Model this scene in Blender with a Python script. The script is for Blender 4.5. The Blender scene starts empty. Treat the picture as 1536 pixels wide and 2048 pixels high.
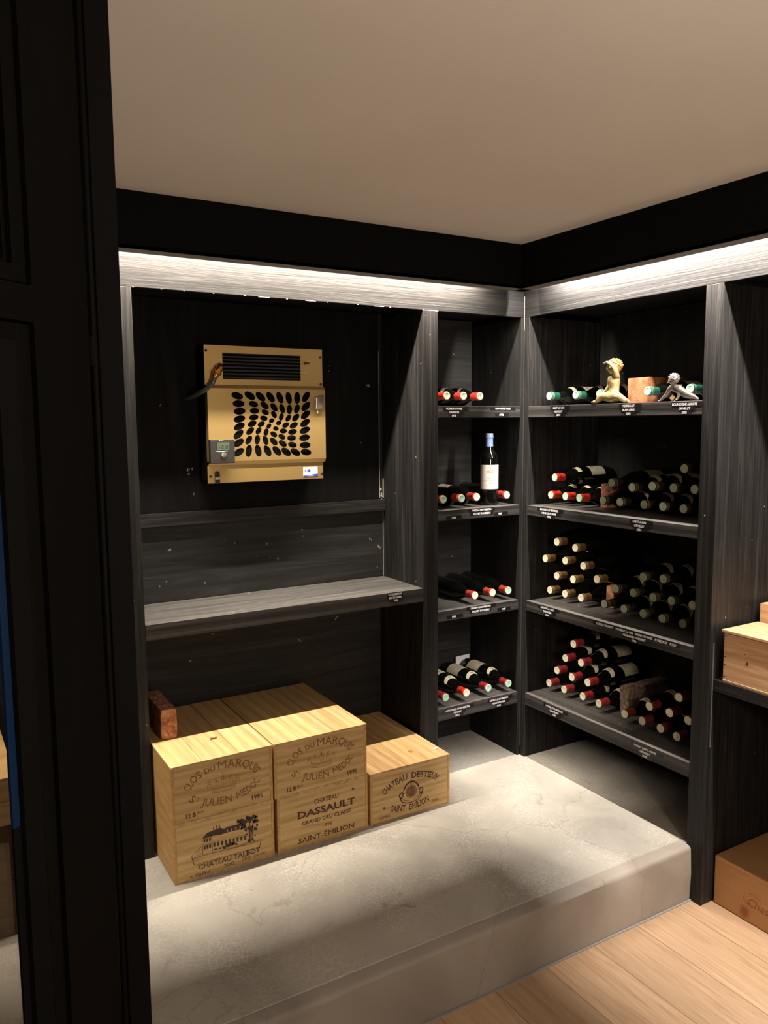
import bpy, bmesh, math, random
from mathutils import Matrix, Vector, noise
random.seed(7)
S = bpy.context.scene
COL = S.collection
PI = math.pi

# ------------------------------------------------------------------ camera
cam = bpy.data.cameras.new('camera'); cam.sensor_fit = 'VERTICAL'; cam.sensor_height = 36; cam.lens = 27.953
cam.clip_start = .02
camo = bpy.data.objects.new('camera', cam); COL.objects.link(camo)
_r = Vector((.8593579, -.5113139, -.0078797)); _u = Vector((.0631363, .090796, .9938661)); _f = Vector((.5074621, .8545842, -.1103087))
M = Matrix((( _r.x, _u.x, -_f.x, -2.18498), (_r.y, _u.y, -_f.y, -2.54575), (_r.z, _u.z, -_f.z, 1.42705), (0, 0, 0, 1)))
camo.matrix_world = M
S.camera = camo
S.view_settings.view_transform = 'Standard'; S.view_settings.look = 'None'
S.view_settings.exposure = 0.0; S.view_settings.gamma = 1.0; S.view_settings.use_curve_mapping = False
w = bpy.data.worlds.new('world'); S.world = w; w.use_nodes = True
w.node_tree.nodes['Background'].inputs[0].default_value = (.9, .85, .8, 1); w.node_tree.nodes['Background'].inputs[1].default_value = 0.0

# ------------------------------------------------------------------ main levels (metres, z = 0 on the concrete platform)
ZF = -.1924; Z5 = 1.8513; Z7 = 1.9375; ZC = 2.103; DF = .128
XL = -1.57; XM1 = -.4965; XM2 = -.428; YR = -.8632; YR2 = -.9263; DN = .333; DB = .40; DL = .3045
SH = [(.2841, .2338), (.6841, .6423), (1.0867, 1.0459), (1.4931, 1.4485)]
YP = -.882
LEDY = .065; LEDZ = Z7+.055
STRIP_W = 36.0      # watts per metre of strip
FILL_W = 64.0

def area(name, loc, rot, sx, sy, power, col):
    l = bpy.data.lights.new(name, 'AREA'); l.shape = 'RECTANGLE'; l.size = sx; l.size_y = sy; l.energy = power; l.color = col
    o = bpy.data.objects.new(name, l); COL.objects.link(o); o.location = loc; o.rotation_euler = rot; return o
WARM = (1.0, .87, .72)
# two LED strips in the soffit slots, shining straight down
LEDX0, LEDX1 = -2.75, -.22
LEDB0, LEDB1 = -3.3, -.13
area('strip_light_back', ((LEDX0+LEDX1)/2, -LEDY, LEDZ), (0, 0, 0), LEDX1-LEDX0, .010, STRIP_W*(LEDX1-LEDX0), WARM)
area('strip_light_right', (-LEDY, (LEDB0+LEDB1)/2, LEDZ), (0, 0, 0), .010, LEDB1-LEDB0, STRIP_W*(LEDB1-LEDB0)*1.05, (1.0, .89, .78))
# warm fill light: a globe lamp added unseen behind the camera
pl = bpy.data.lights.new('globe_fill_light', 'POINT'); pl.energy = FILL_W; pl.shadow_soft_size = .11; pl.color = (1, .83, .66)
plo = bpy.data.objects.new('globe_fill_light', pl); COL.objects.link(plo); plo.location = (-1.4, -3.3, 1.35)

# added ceiling fill: a floor lamp placed unseen behind the camera
area('ceiling_fill_light', (-1.45, -3.0, .62), (PI, 0, 0), .30, .30, 14.0, (1, .83, .66))

# ------------------------------------------------------------------ materials
def newmat(name):
    m = bpy.data.materials.new(name); m.use_nodes = True
    return m, m.node_tree, m.node_tree.nodes['Principled BSDF']
def link(t, a, b): t.links.new(a, b)
def plain(name, col, rough=.5, metal=0, spec=.5, emit=None, es=0):
    m, t, b = newmat(name); b.inputs['Base Color'].default_value = (*col, 1); b.inputs['Roughness'].default_value = rough
    b.inputs['Metallic'].default_value = metal; b.inputs['Specular IOR Level'].default_value = spec
    if emit: b.inputs['Emission Color'].default_value = (*emit, 1); b.inputs['Emission Strength'].default_value = es
    return m
def ramp(t, fac, stops):
    r = t.nodes.new('ShaderNodeValToRGB'); link(t, fac, r.inputs[0])
    e = r.color_ramp.elements
    while len(e) < len(stops): e.new(.5)
    for q, (p, c) in zip(e, stops): q.position = p; q.color = (*c, 1)
    return r.outputs[0]
def grainmat(name, stops, scale, rough=.55, bump=.15, detail=8, dist=1.2, spec=.4, speck=None, wave=None, boards=None, lift=0):
    """procedural wood: stretched noise in object space; scale = xyz frequency"""
    m, t, b = newmat(name); N = t.nodes
    tc = N.new('ShaderNodeTexCoord'); mp = N.new('ShaderNodeMapping'); link(t, tc.outputs['Object'], mp.inputs[0]); mp.inputs['Scale'].default_value = scale
    oi = N.new('ShaderNodeObjectInfo'); mp2 = N.new('ShaderNodeVectorMath'); mp2.operation = 'ADD'
    sc = N.new('ShaderNodeMath'); sc.operation = 'MULTIPLY'; sc.inputs[1].default_value = 37.0; link(t, oi.outputs['Random'], sc.inputs[0])
    link(t, mp.outputs[0], mp2.inputs[0]); link(t, sc.outputs[0], mp2.inputs[1])
    n = N.new('ShaderNodeTexNoise'); n.inputs['Scale'].default_value = 1; n.inputs['Detail'].default_value = detail; n.inputs['Roughness'].default_value = .62; n.inputs['Distortion'].default_value = dist
    link(t, mp2.outputs[0], n.inputs['Vector'])
    fac = n.outputs[0]
    if wave:
        wv = N.new('ShaderNodeTexWave'); wv.bands_direction = wave[0]; wv.inputs['Scale'].default_value = wave[1]; wv.inputs['Distortion'].default_value = wave[2]
        wv.inputs['Detail'].default_value = 3; wv.inputs['Detail Scale'].default_value = wave[3]; link(t, mp2.outputs[0], wv.inputs['Vector'])
        mx = N.new('ShaderNodeMix'); mx.data_type = 'FLOAT'; mx.inputs[0].default_value = wave[4]; link(t, fac, mx.inputs[2]); link(t, wv.outputs['Fac'], mx.inputs[3]); fac = mx.outputs[0]
    c = ramp(t, fac, stops)
    if boards:      # per-board tone (axis, width)
        sp = N.new('ShaderNodeSeparateXYZ'); link(t, tc.outputs['Object'], sp.inputs[0])
        dv = N.new('ShaderNodeMath'); dv.operation = 'DIVIDE'; link(t, sp.outputs[boards[0]], dv.inputs[0]); dv.inputs[1].default_value = boards[1]
        fl = N.new('ShaderNodeMath'); fl.operation = 'FLOOR'; link(t, dv.outputs[0], fl.inputs[0])
        ad = N.new('ShaderNodeMath'); ad.operation = 'ADD'; link(t, fl.outputs[0], ad.inputs[0]); link(t, sc.outputs[0], ad.inputs[1])
        wn = N.new('ShaderNodeTexWhiteNoise'); wn.noise_dimensions = '1D'; link(t, ad.outputs[0], wn.inputs['W'])
        mr = N.new('ShaderNodeMapRange'); mr.inputs[3].default_value = boards[2]; mr.inputs[4].default_value = boards[3]; link(t, wn.outputs[0], mr.inputs[0])
        ml = N.new('ShaderNodeMix'); ml.data_type = 'RGBA'; ml.blend_type = 'MULTIPLY'; ml.inputs[0].default_value = 1
        link(t, c, ml.inputs[6]); link(t, mr.outputs[0], ml.inputs[7]); c = ml.outputs[2]
    if speck:       # sparse pale chips / dark flecks
        n2 = N.new('ShaderNodeTexNoise'); n2.inputs['Scale'].default_value = speck[0]; n2.inputs['Detail'].default_value = 2; link(t, tc.outputs['Object'], n2.inputs['Vector'])
        f2 = ramp(t, n2.outputs[0], [(speck[1], (0, 0, 0)), (speck[1]+.03, (1, 1, 1))])
        ml = N.new('ShaderNodeMix'); ml.data_type = 'RGBA'; link(t, f2, ml.inputs[0]); link(t, c, ml.inputs[6]); ml.inputs[7].default_value = (*speck[2], 1); c = ml.outputs[2]
    link(t, c, b.inputs['Base Color'])
    b.inputs['Roughness'].default_value = rough; b.inputs['Specular IOR Level'].default_value = spec
    bp = N.new('ShaderNodeBump'); bp.inputs['Strength'].default_value = bump; bp.inputs['Distance'].default_value = .004; link(t, fac, bp.inputs['Height']); link(t, bp.outputs[0], b.inputs['Normal'])
    return m
BK = [(.30, (.0075, .0075, .008)), (.5, (.019, .018, .0175)), (.66, (.040, .038, .036)), (.8, (.085, .08, .075))]
BK2 = [(.25, (.006, .006, .0065)), (.5, (.0125, .0125, .0125)), (.75, (.024, .0235, .023))]
M_BX = grainmat('black_wood_along_x', BK, (2.2, 60, 75), .5, .5, spec=.25, speck=(45, .74, (.35, .33, .3)))
M_BY = grainmat('black_wood_along_y', BK, (60, 2.2, 75), .5, .5, spec=.25, speck=(45, .74, (.35, .33, .3)))
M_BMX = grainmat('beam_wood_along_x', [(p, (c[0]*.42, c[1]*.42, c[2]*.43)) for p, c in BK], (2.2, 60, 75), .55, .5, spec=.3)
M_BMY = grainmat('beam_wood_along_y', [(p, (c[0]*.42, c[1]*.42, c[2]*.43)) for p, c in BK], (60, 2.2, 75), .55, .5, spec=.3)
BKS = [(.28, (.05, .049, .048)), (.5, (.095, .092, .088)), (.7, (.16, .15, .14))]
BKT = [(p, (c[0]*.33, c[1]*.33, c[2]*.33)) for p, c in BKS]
M_STX = grainmat('thin_shelf_wood_along_x', BKT, (2.2, 60, 75), .5, .4, spec=.3, wave=('Z', .12, 14, .5, .3))
M_STY = grainmat('thin_shelf_wood_along_y', BKT, (60, 2.2, 75), .5, .4, spec=.3, wave=('Z', .12, 14, .5, .3))
M_UND = grainmat('soffit_wood', [(.3, (.13, .12, .11)), (.7, (.22, .20, .18))], (2.2, 60, 75), .6, .3, spec=.2)
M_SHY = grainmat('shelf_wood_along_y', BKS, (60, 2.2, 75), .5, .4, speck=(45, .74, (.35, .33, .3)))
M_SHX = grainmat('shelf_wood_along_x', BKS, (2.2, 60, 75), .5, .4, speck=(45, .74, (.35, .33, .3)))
M_BZ = grainmat('black_wood_upright', [(p, (c[0]*.75, c[1]*.75, c[2]*.76)) for p, c in BK], (70, 70, 2.0), .5, .5, spec=.25, speck=(45, .75, (.35, .33, .3)))
M_PAN = grainmat('black_panel_upright', BK2, (22, 22, 2.2), .6, .25, spec=.22, speck=(28, .76, (.2, .19, .18)))
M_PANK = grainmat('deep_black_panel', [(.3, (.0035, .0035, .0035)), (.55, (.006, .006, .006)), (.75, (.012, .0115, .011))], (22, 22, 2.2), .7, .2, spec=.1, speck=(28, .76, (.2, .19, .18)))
M_PANX = grainmat('black_panel_along_x', [(p, (c[0]*1.9, c[1]*1.9, c[2]*1.85)) for p, c in BK2], (1.5, 20, 24), .6, .25, spec=.22, speck=(28, .75, (.25, .24, .22)))
M_FAS = plain('matt_black_paint', (.004, .004, .004), .8, 0, .08)
M_DOOR = grainmat('door_black_paint', [(.3, (.003, .0028, .0025)), (.7, (.0042, .0038, .0034))], (30, 30, 3), .6, .1, spec=.06)
M_GAP = plain('pale_filler', (.45, .42, .38), .8)
M_TAPE = plain('black_label_tape', (.006, .005, .006), .4)
M_TWHITE = plain('white_lettering', (.85, .84, .86), .6)

def concrete(name='screed', crackle=1.0, k=(1, 1, 1)):
    m, t, b = newmat(name); N = t.nodes
    tc = N.new('ShaderNodeTexCoord'); O = tc.outputs['Object']
    n = N.new('ShaderNodeTexNoise'); n.inputs['Scale'].default_value = 3.2; n.inputs['Detail'].default_value = 8; n.inputs['Distortion'].default_value = .6; link(t, O, n.inputs['Vector'])
    c = ramp(t, n.outputs[0], [(p, (a*k[0], g*k[1], h*k[2])) for p, (a, g, h) in ((.3, (.30, .285, .255)), (.55, (.40, .38, .34)), (.75, (.47, .45, .41)))])
    nd = N.new('ShaderNodeTexNoise'); nd.inputs['Scale'].default_value = 30; nd.inputs['Detail'].default_value = 3; link(t, O, nd.inputs['Vector'])
    mixv = N.new('ShaderNodeMix'); mixv.data_type = 'VECTOR'; mixv.inputs[0].default_value = .025; link(t, O, mixv.inputs[4]); link(t, nd.outputs[1], mixv.inputs[5])
    v = N.new('ShaderNodeTexVoronoi'); v.feature = 'DISTANCE_TO_EDGE'; v.inputs['Scale'].default_value = 58; link(t, mixv.outputs[1], v.inputs['Vector'])
    cr = ramp(t, v.outputs['Distance'], [(.0, (1, 1, 1)), (.05, (.3, .3, .3)), (.10, (0, 0, 0))])
    # crackle is patchy
    n3 = N.new('ShaderNodeTexNoise'); n3.inputs['Scale'].default_value = 4; n3.inputs['Detail'].default_value = 4; link(t, O, n3.inputs['Vector'])
    pt = ramp(t, n3.outputs[0], [(.42, (.04*crackle,)*3), (.62, (.5*crackle,)*3)])
    mu = N.new('ShaderNodeMath'); mu.operation = 'MULTIPLY'; link(t, cr, mu.inputs[0]); link(t, pt, mu.inputs[1])
    ml = N.new('ShaderNodeMix'); ml.data_type = 'RGBA'; link(t, mu.outputs[0], ml.inputs[0]); link(t, c, ml.inputs[6]); ml.inputs[7].default_value = (.66, .64, .60, 1)
    # hairline cracks and stains
    v2 = N.new('ShaderNodeTexVoronoi'); v2.feature = 'DISTANCE_TO_EDGE'; v2.inputs['Scale'].default_value = 1.3; mv = N.new('ShaderNodeMix'); mv.data_type = 'VECTOR'; mv.inputs[0].default_value = .16
    n4 = N.new('ShaderNodeTexNoise'); n4.inputs['Scale'].default_value = 7; n4.inputs['Detail'].default_value = 6; link(t, O, n4.inputs['Vector']); link(t, O, mv.inputs[4]); link(t, n4.outputs[1], mv.inputs[5]); link(t, mv.outputs[1], v2.inputs['Vector'])
    hc = ramp(t, v2.outputs['Distance'], [(0, (.35, .35, .35)), (.003, (0, 0, 0))])
    m2 = N.new('ShaderNodeMix'); m2.data_type = 'RGBA'; link(t, hc, m2.inputs[0]); link(t, ml.outputs[2], m2.inputs[6]); m2.inputs[7].default_value = (.16, .15, .13, 1)
    n5 = N.new('ShaderNodeTexNoise'); n5.inputs['Scale'].default_value = 9; n5.inputs['Detail'].default_value = 7; n5.inputs['Distortion'].default_value = 2; link(t, O, n5.inputs['Vector'])
    st = ramp(t, n5.outputs[0], [(.66, (0, 0, 0)), (.74, (.5, .5, .5))])
    m3 = N.new('ShaderNodeMix'); m3.data_type = 'RGBA'; link(t, st, m3.inputs[0]); link(t, m2.outputs[2], m3.inputs[6]); m3.inputs[7].default_value = (.22, .19, .15, 1)
    link(t, m3.outputs[2], b.inputs['Base Color']); b.inputs['Roughness'].default_value = .62; b.inputs['Specular IOR Level'].default_value = .35
    ad = N.new('ShaderNodeMath'); ad.operation = 'ADD'; link(t, n.outputs[0], ad.inputs[0]); link(t, mu.outputs[0], ad.inputs[1])
    bp = N.new('ShaderNodeBump'); bp.inputs['Strength'].default_value = .25; bp.inputs['Distance'].default_value = .003; link(t, ad.outputs[0], bp.inputs['Height']); link(t, bp.outputs[0], b.inputs['Normal'])
    return m
M_CON = concrete()
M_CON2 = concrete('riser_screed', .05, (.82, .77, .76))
def plaster():
    m, t, b = newmat('ceiling_plaster'); N = t.nodes
    tc = N.new('ShaderNodeTexCoord'); n = N.new('ShaderNodeTexNoise'); n.inputs['Scale'].default_value = 2.0; n.inputs['Detail'].default_value = 6; link(t, tc.outputs['Object'], n.inputs['Vector'])
    c = ramp(t, n.outputs[0], [(.3, (.68, .64, .60)), (.7, (.72, .68, .64))]); link(t, c, b.inputs['Base Color']); b.inputs['Roughness'].default_value = .85
    n2 = N.new('ShaderNodeTexNoise'); n2.inputs['Scale'].default_value = 40; n2.inputs['Detail'].default_value = 4; link(t, tc.outputs['Object'], n2.inputs['Vector'])
    bp = N.new('ShaderNodeBump'); bp.inputs['Strength'].default_value = .06; bp.inputs['Distance'].default_value = .004; link(t, n2.outputs[0], bp.inputs['Height']); link(t, bp.outputs[0], b.inputs['Normal'])
    return m
M_CEIL = plaster()
def oakfloor():
    m, t, b = newmat('oak_floor'); N = t.nodes
    tc = N.new('ShaderNodeTexCoord'); sp = N.new('ShaderNodeSeparateXYZ'); link(t, tc.outputs['Object'], sp.inputs[0])
    a = N.new('ShaderNodeMath'); a.operation = 'ADD'; a.inputs[1].default_value = .455+20*.193; link(t, sp.outputs[0], a.inputs[0])
    dv = N.new('ShaderNodeMath'); dv.operation = 'DIVIDE'; dv.inputs[1].default_value = .193; link(t, a.outputs[0], dv.inputs[0])
    fl = N.new('ShaderNodeMath'); fl.operation = 'FLOOR'; link(t, dv.outputs[0], fl.inputs[0])
    fr = N.new('ShaderNodeMath'); fr.operation = 'FRACT'; link(t, dv.outputs[0], fr.inputs[0])
    wn = N.new('ShaderNodeTexWhiteNoise'); wn.noise_dimensions = '1D'; link(t, fl.outputs[0], wn.inputs['W'])
    cb = N.new('ShaderNodeCombineXYZ'); m1 = N.new('ShaderNodeMath'); m1.operation = 'MULTIPLY'; m1.inputs[1].default_value = 13; link(t, fl.outputs[0], m1.inputs[0]); link(t, m1.outputs[0], cb.inputs[1])
    va = N.new('ShaderNodeVectorMath'); va.operation = 'ADD'; link(t, tc.outputs['Object'], va.inputs[0]); link(t, cb.outputs[0], va.inputs[1])
    mp = N.new('ShaderNodeMapping'); mp.inputs['Scale'].default_value = (55, 3.0, 1); link(t, va.outputs[0], mp.inputs[0])
    n = N.new('ShaderNodeTexNoise'); n.inputs['Scale'].default_value = 1; n.inputs['Detail'].default_value = 8; n.inputs['Distortion'].default_value = 1.6; link(t, mp.outputs[0], n.inputs['Vector'])
    c = ramp(t, n.outputs[0], [(.25, (.36, .225, .13)), (.45, (.45, .30, .185)), (.6, (.49, .335, .21)), (.8, (.56, .40, .27))])
    mr = N.new('ShaderNodeMapRange'); mr.inputs[3].default_value = .88; mr.inputs[4].default_value = 1.10; link(t, wn.outputs[0], mr.inputs[0])
    ml = N.new('ShaderNodeMix'); ml.data_type = 'RGBA'; ml.blend_type = 'MULTIPLY'; ml.inputs[0].default_value = 1; link(t, c, ml.inputs[6]); link(t, mr.outputs[0], ml.inputs[7])
    # small knots
    mk = N.new('ShaderNodeMapping'); mk.inputs['Scale'].default_value = (5, 2.2, 1); link(t, va.outputs[0], mk.inputs[0])
    v = N.new('ShaderNodeTexVoronoi'); v.inputs['Scale'].default_value = 1; link(t, mk.outputs[0], v.inputs['Vector'])
    kn = ramp(t, v.outputs['Distance'], [(.0, (1, 1, 1)), (.05, (.5, .5, .5)), (.09, (0, 0, 0))])
    m2 = N.new('ShaderNodeMix'); m2.data_type = 'RGBA'; link(t, kn, m2.inputs[0]); link(t, ml.outputs[2], m2.inputs[6]); m2.inputs[7].default_value = (.12, .06, .03, 1)
    pp = N.new('ShaderNodeMath'); pp.operation = 'PINGPONG'; pp.inputs[1].default_value = .5; link(t, fr.outputs[0], pp.inputs[0])
    sm = ramp(t, pp.outputs[0], [(0, (.95, .95, .95)), (.012, (0, 0, 0))])
    m3 = N.new('ShaderNodeMix'); m3.data_type = 'RGBA'; link(t, sm, m3.inputs[0]); link(t, m2.outputs[2], m3.inputs[6]); m3.inputs[7].default_value = (.15, .085, .045, 1)
    link(t, m3.outputs[2], b.inputs['Base Color']); b.inputs['Roughness'].default_value = .42
    bp = N.new('ShaderNodeBump'); bp.inputs['Strength'].default_value = .12; bp.inputs['Distance'].default_value = .003; link(t, n.outputs[0], bp.inputs['Height']); link(t, bp.outputs[0], b.inputs['Normal'])
    return m
M_OAK = oakfloor()
PINE = [(.25, (.40, .235, .095)), (.42, (.54, .345, .150)), (.6, (.62, .42, .20)), (.8, (.70, .52, .28))]
M_PINEX = grainmat('pine_along_x', PINE, (3.5, 14, 34), .6, .1, dist=1.6, spec=.25, wave=('Z', .35, 9, .8, .18))
M_PINEZ = grainmat('pine_lid_along_y', PINE, (26, 2.0, 26), .6, .1, dist=2.2, spec=.25, wave=('X', .3, 9, .8, .18), boards=(0, .115, .8, 1.12))
M_PINES = grainmat('pine_side_along_y', [(p, (c[0]*.95, c[1]*.86, c[2]*.72)) for p, c in PINE], (14, 3.5, 34), .6, .1, dist=1.6, spec=.25)
PINE2 = [(.25, (.50, .27, .13)), (.5, (.66, .40, .22)), (.75, (.78, .54, .33))]
M_PINE2 = grainmat('reddish_pine', PINE2, (14, 3.0, 40), .6, .1, dist=2.0, spec=.25, wave=('Z', .3, 8, .8, .15))
M_INK = plain('burnt_brown_print', (.085, .032, .014), .7)
M_INKL = plain('light_branding', (.26, .13, .045), .7)
M_INKD = plain('dark_print', (.055, .030, .018), .7)
M_INKR = plain('red_print', (.30, .09, .035), .7)
M_CARD = grainmat('brown_cardboard', [(.3, (.40, .205, .085)), (.7, (.46, .245, .11))], (3, 3, 90), .6, .05, spec=.3)
M_KNOT = plain('knot_brown', (.10, .028, .014), .7)
def brickmat(name, a, bcol, dk, sc=30):
    m, t, b = newmat(name); N = t.nodes; tc = N.new('ShaderNodeTexCoord')
    n = N.new('ShaderNodeTexNoise'); n.inputs['Scale'].default_value = sc; n.inputs['Detail'].default_value = 9; n.inputs['Distortion'].default_value = .8; link(t, tc.outputs['Object'], n.inputs['Vector'])
    c = ramp(t, n.outputs[0], [(.3, dk), (.5, a), (.7, bcol)]); link(t, c, b.inputs['Base Color']); b.inputs['Roughness'].default_value = .9
    bp = N.new('ShaderNodeBump'); bp.inputs['Strength'].default_value = .7; bp.inputs['Distance'].default_value = .004; link(t, n.outputs[0], bp.inputs['Height']); link(t, bp.outputs[0], b.inputs['Normal'])
    return m
M_BRICK = brickmat('old_red_brick', (.40, .17, .09), (.62, .36, .24), (.16, .07, .045), 38)
M_TERRA = brickmat('terracotta', (.36, .13, .05), (.44, .19, .085), (.16, .06, .03), 22)
M_STONE = brickmat('rough_brown_stone', (.19, .125, .085), (.36, .26, .19), (.06, .04, .03), 42)
M_PINKB = brickmat('pink_brick', (.44, .19, .12), (.55, .28, .19), (.22, .10, .07), 60)
M_GLASS = plain('dark_bottle_glass', (.003, .0034, .0028), .07, 0, .5)
CAPS = {'red': plain('red_capsule', (.62, .035, .022), .3, 0, .6), 'brick_red': plain('brick_red_capsule', (.50, .055, .035), .35, 0, .5),
        'green': plain('green_capsule', (.009, .070, .042), .28, 0, .6), 'gold': plain('gold_capsule', (.20, .115, .038), .35, .3),
        'olive': plain('olive_brown_capsule', (.024, .018, .008), .35, .1), 'dark_gold': plain('dark_gold_capsule', (.026, .022, .012), .35, .1),
        'wine_red': plain('wine_red_capsule', (.33, .03, .035), .33, 0, .5), 'dark_wine': plain('dark_wine_capsule', (.13, .02, .018), .35, 0, .5),
        'blue': plain('pale_blue_capsule', (.26, .38, .72), .35, .1)}
TIPS = {'cream': plain('cream_capsule_end', (.80, .77, .58), .45), 'mint': plain('mint_capsule_end', (.42, .68, .52), .4), 'pale': plain('pale_green_capsule_end', (.46, .54, .38), .4), 'grey': plain('grey_green_capsule_end', (.27, .32, .22), .45)}
M_PAPER = grainmat('cream_label_paper', [(.3, (.62, .57, .42)), (.7, (.74, .69, .54))], (30, 30, 30), .7, .02)
M_PAPERD = grainmat('old_tan_label_paper', [(.3, (.42, .38, .26)), (.7, (.55, .50, .36))], (60, 60, 60), .7, .02)
M_PAPERW = plain('white_label_paper', (.80, .77, .70), .6)
M_GREYINK = plain('grey_label_print', (.36, .33, .30), .7)
M_ORINK = plain('orange_label_print', (.60, .30, .18), .7)
M_BRASS = plain('gold_lacquered_metal', (.62, .43, .17), .36, .75)
M_BRASSD = plain('brass_fitting', (.62, .28, .08), .25, .9)
M_DARKIN = plain('black_plastic', (.012, .012, .014), .4)
M_LOUV = plain('blue_black_louvre', (.014, .017, .024), .35)
M_STEEL = plain('dull_steel', (.45, .42, .38), .35, .9)
M_ALU = plain('aluminium', (.6, .6, .6), .4, .9)
M_GREYP = plain('dark_grey_plastic', (.028, .026, .026), .45)
M_LCD = plain('lcd_screen', (.09, .12, .085), .3)
M_LCDD = plain('lcd_digits', (.04, .06, .04), .4)
M_HOSE = plain('clear_green_hose', (.07, .085, .06), .2, 0, .6)
M_WHITE = plain('white_sticker', (.78, .80, .86), .4)
M_BLUE = plain('blue_print', (.03, .08, .45), .4)
M_BLUEG = plain('blue_edge_strip', (.0018, .018, .062), .6, 0, .2)
M_FIG = grainmat('antique_gilt', [(.3, (.22, .16, .06)), (.6, (.46, .37, .17))], (60, 60, 60), .38, .15, spec=.6)
M_FIG.node_tree.nodes['Principled BSDF'].inputs['Metallic'].default_value = .25
M_FIGH = plain('orange_gilt', (.50, .26, .08), .35, .5)
M_SIL = grainmat('tarnished_silver', [(.3, (.10, .075, .06)), (.55, (.30, .25, .22)), (.7, (.5, .45, .42))], (70, 70, 70), .32, .2, spec=.6)
M_SIL.node_tree.nodes['Principled BSDF'].inputs['Metallic'].default_value = .45
def led_emit(name, col, s):
    m, t, b = newmat(name); b.inputs['Emission Color'].default_value = (*col, 1); b.inputs['Emission Strength'].default_value = s; return m
M_LED = plain('frosted_strip_cover', (.8, .8, .75), .5)
M_GLOBE = led_emit('added_globe_glass', (1, .75, .5), 3)
def smoked():
    m = bpy.data.materials.new('smoked_glass'); m.use_nodes = True; t = m.node_tree; N = t.nodes; N.clear()
    o = N.new('ShaderNodeOutputMaterial'); tr = N.new('ShaderNodeBsdfTransparent'); tr.inputs[0].default_value = (.62, .60, .57, 1)
    g = N.new('ShaderNodeBsdfGlossy'); g.inputs['Roughness'].default_value = .02; 
    mx = N.new('ShaderNodeMixShader'); mx.inputs[0].default_value = .035; link(t, tr.outputs[0], mx.inputs[1]); link(t, g.outputs[0], mx.inputs[2]); link(t, mx.outputs[0], o.inputs[0])
    return m
M_SMOKE = smoked()

# ------------------------------------------------------------------ object helpers
BASE = {}
def thing(name, loc, label, cat, group=None):
    o = bpy.data.objects.new(name, None); COL.objects.link(o); o.location = loc; o.empty_display_size = .05
    o['label'] = label; o['category'] = cat
    if group: o['group'] = group
    BASE[o] = Vector(loc); return o
def obj(name, bm, mats, parent=None, smooth=False, bevel=0, label=None, seg=2, weld=False):
    """bm holds WORLD coordinates (unless parent has no base); re-expressed about the thing's base"""
    me = bpy.data.meshes.new(name); bmesh.ops.recalc_face_normals(bm, faces=bm.faces[:])
    if parent is not None and parent in BASE:
        bmesh.ops.translate(bm, verts=bm.verts[:], vec=-BASE[parent])
    bm.to_mesh(me); bm.free()
    for m in (mats if isinstance(mats, (list, tuple)) else [mats]): me.materials.append(m)
    o = bpy.data.objects.new(name, me); COL.objects.link(o)
    if parent is not None:
        o.parent = parent
        if parent in BASE: BASE[o] = BASE[parent]
    if smooth:
        for p in me.polygons: p.use_smooth = True
        try: me.set_sharp_from_angle(angle=math.radians(38))
        except Exception: pass
    if bevel:
        b = o.modifiers.new('bevel', 'BEVEL'); b.width = bevel; b.segments = seg; b.limit_method = 'ANGLE'; b.angle_limit = math.radians(40)
    if label: o['label'] = label
    return o
def struct(name, bm, mats, **k):
    o = obj(name, bm, mats, **k); o['kind'] = 'structure'; return o
def single(name, bm, mats, label, cat, group=None, **k):
    o = obj(name, bm, mats, **k); o['label'] = label; o['category'] = cat
    if group: o['group'] = group
    return o
def NB(): return bmesh.new()
def box(bm, x0, x1, y0, y1, z0, z1, mi=0):
    v = [bm.verts.new((x, y, z)) for z in (z0, z1) for x, y in ((x0, y0), (x1, y0), (x1, y1), (x0, y1))]
    for q in ((0, 3, 2, 1), (4, 5, 6, 7), (0, 1, 5, 4), (1, 2, 6, 5), (2, 3, 7, 6), (3, 0, 4, 7)):
        f = bm.faces.new([v[i] for i in q]); f.material_index = mi
    return v
def B(*a): bm = NB(); box(bm, *a); return bm
def prism(bm, pts, axis, a, b, mi=0):
    """pts: 2D outline, extruded along axis between a and b"""
    def P(p, t):
        return {'x': (t, p[0], p[1]), 'y': (p[0], t, p[1]), 'z': (p[0], p[1], t)}[axis]
    A = [bm.verts.new(P(p, a)) for p in pts]; C = [bm.verts.new(P(p, b)) for p in pts]; n = len(pts)
    for F in (A[::-1], C):
        f = bm.faces.new(F); f.material_index = mi
    for i in range(n):
        f = bm.faces.new((A[i], A[(i+1) % n], C[(i+1) % n], C[i])); f.material_index = mi
def tube(bm, pts, r, n=12, mi=0, caps=True):
    pts = [Vector(p) for p in pts]; rs = r if isinstance(r, (list, tuple)) else [r]*len(pts); rings = []; pu = None
    for i, p in enumerate(pts):
        d = (pts[min(i+1, len(pts)-1)]-pts[max(i-1, 0)]).normalized()
        if pu is None: pu = d.orthogonal().normalized()
        pu = (pu-d*pu.dot(d)).normalized(); q = d.cross(pu)
        rings.append([bm.verts.new(p+(pu*math.cos(2*PI*k/n)+q*math.sin(2*PI*k/n))*rs[i]) for k in range(n)])
    for a, b in zip(rings, rings[1:]):
        for k in range(n):
            f = bm.faces.new((a[k], a[(k+1) % n], b[(k+1) % n], b[k])); f.material_index = mi
    if caps:
        for R in (rings[0][::-1], rings[-1]):
            f = bm.faces.new(R); f.material_index = mi
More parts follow.
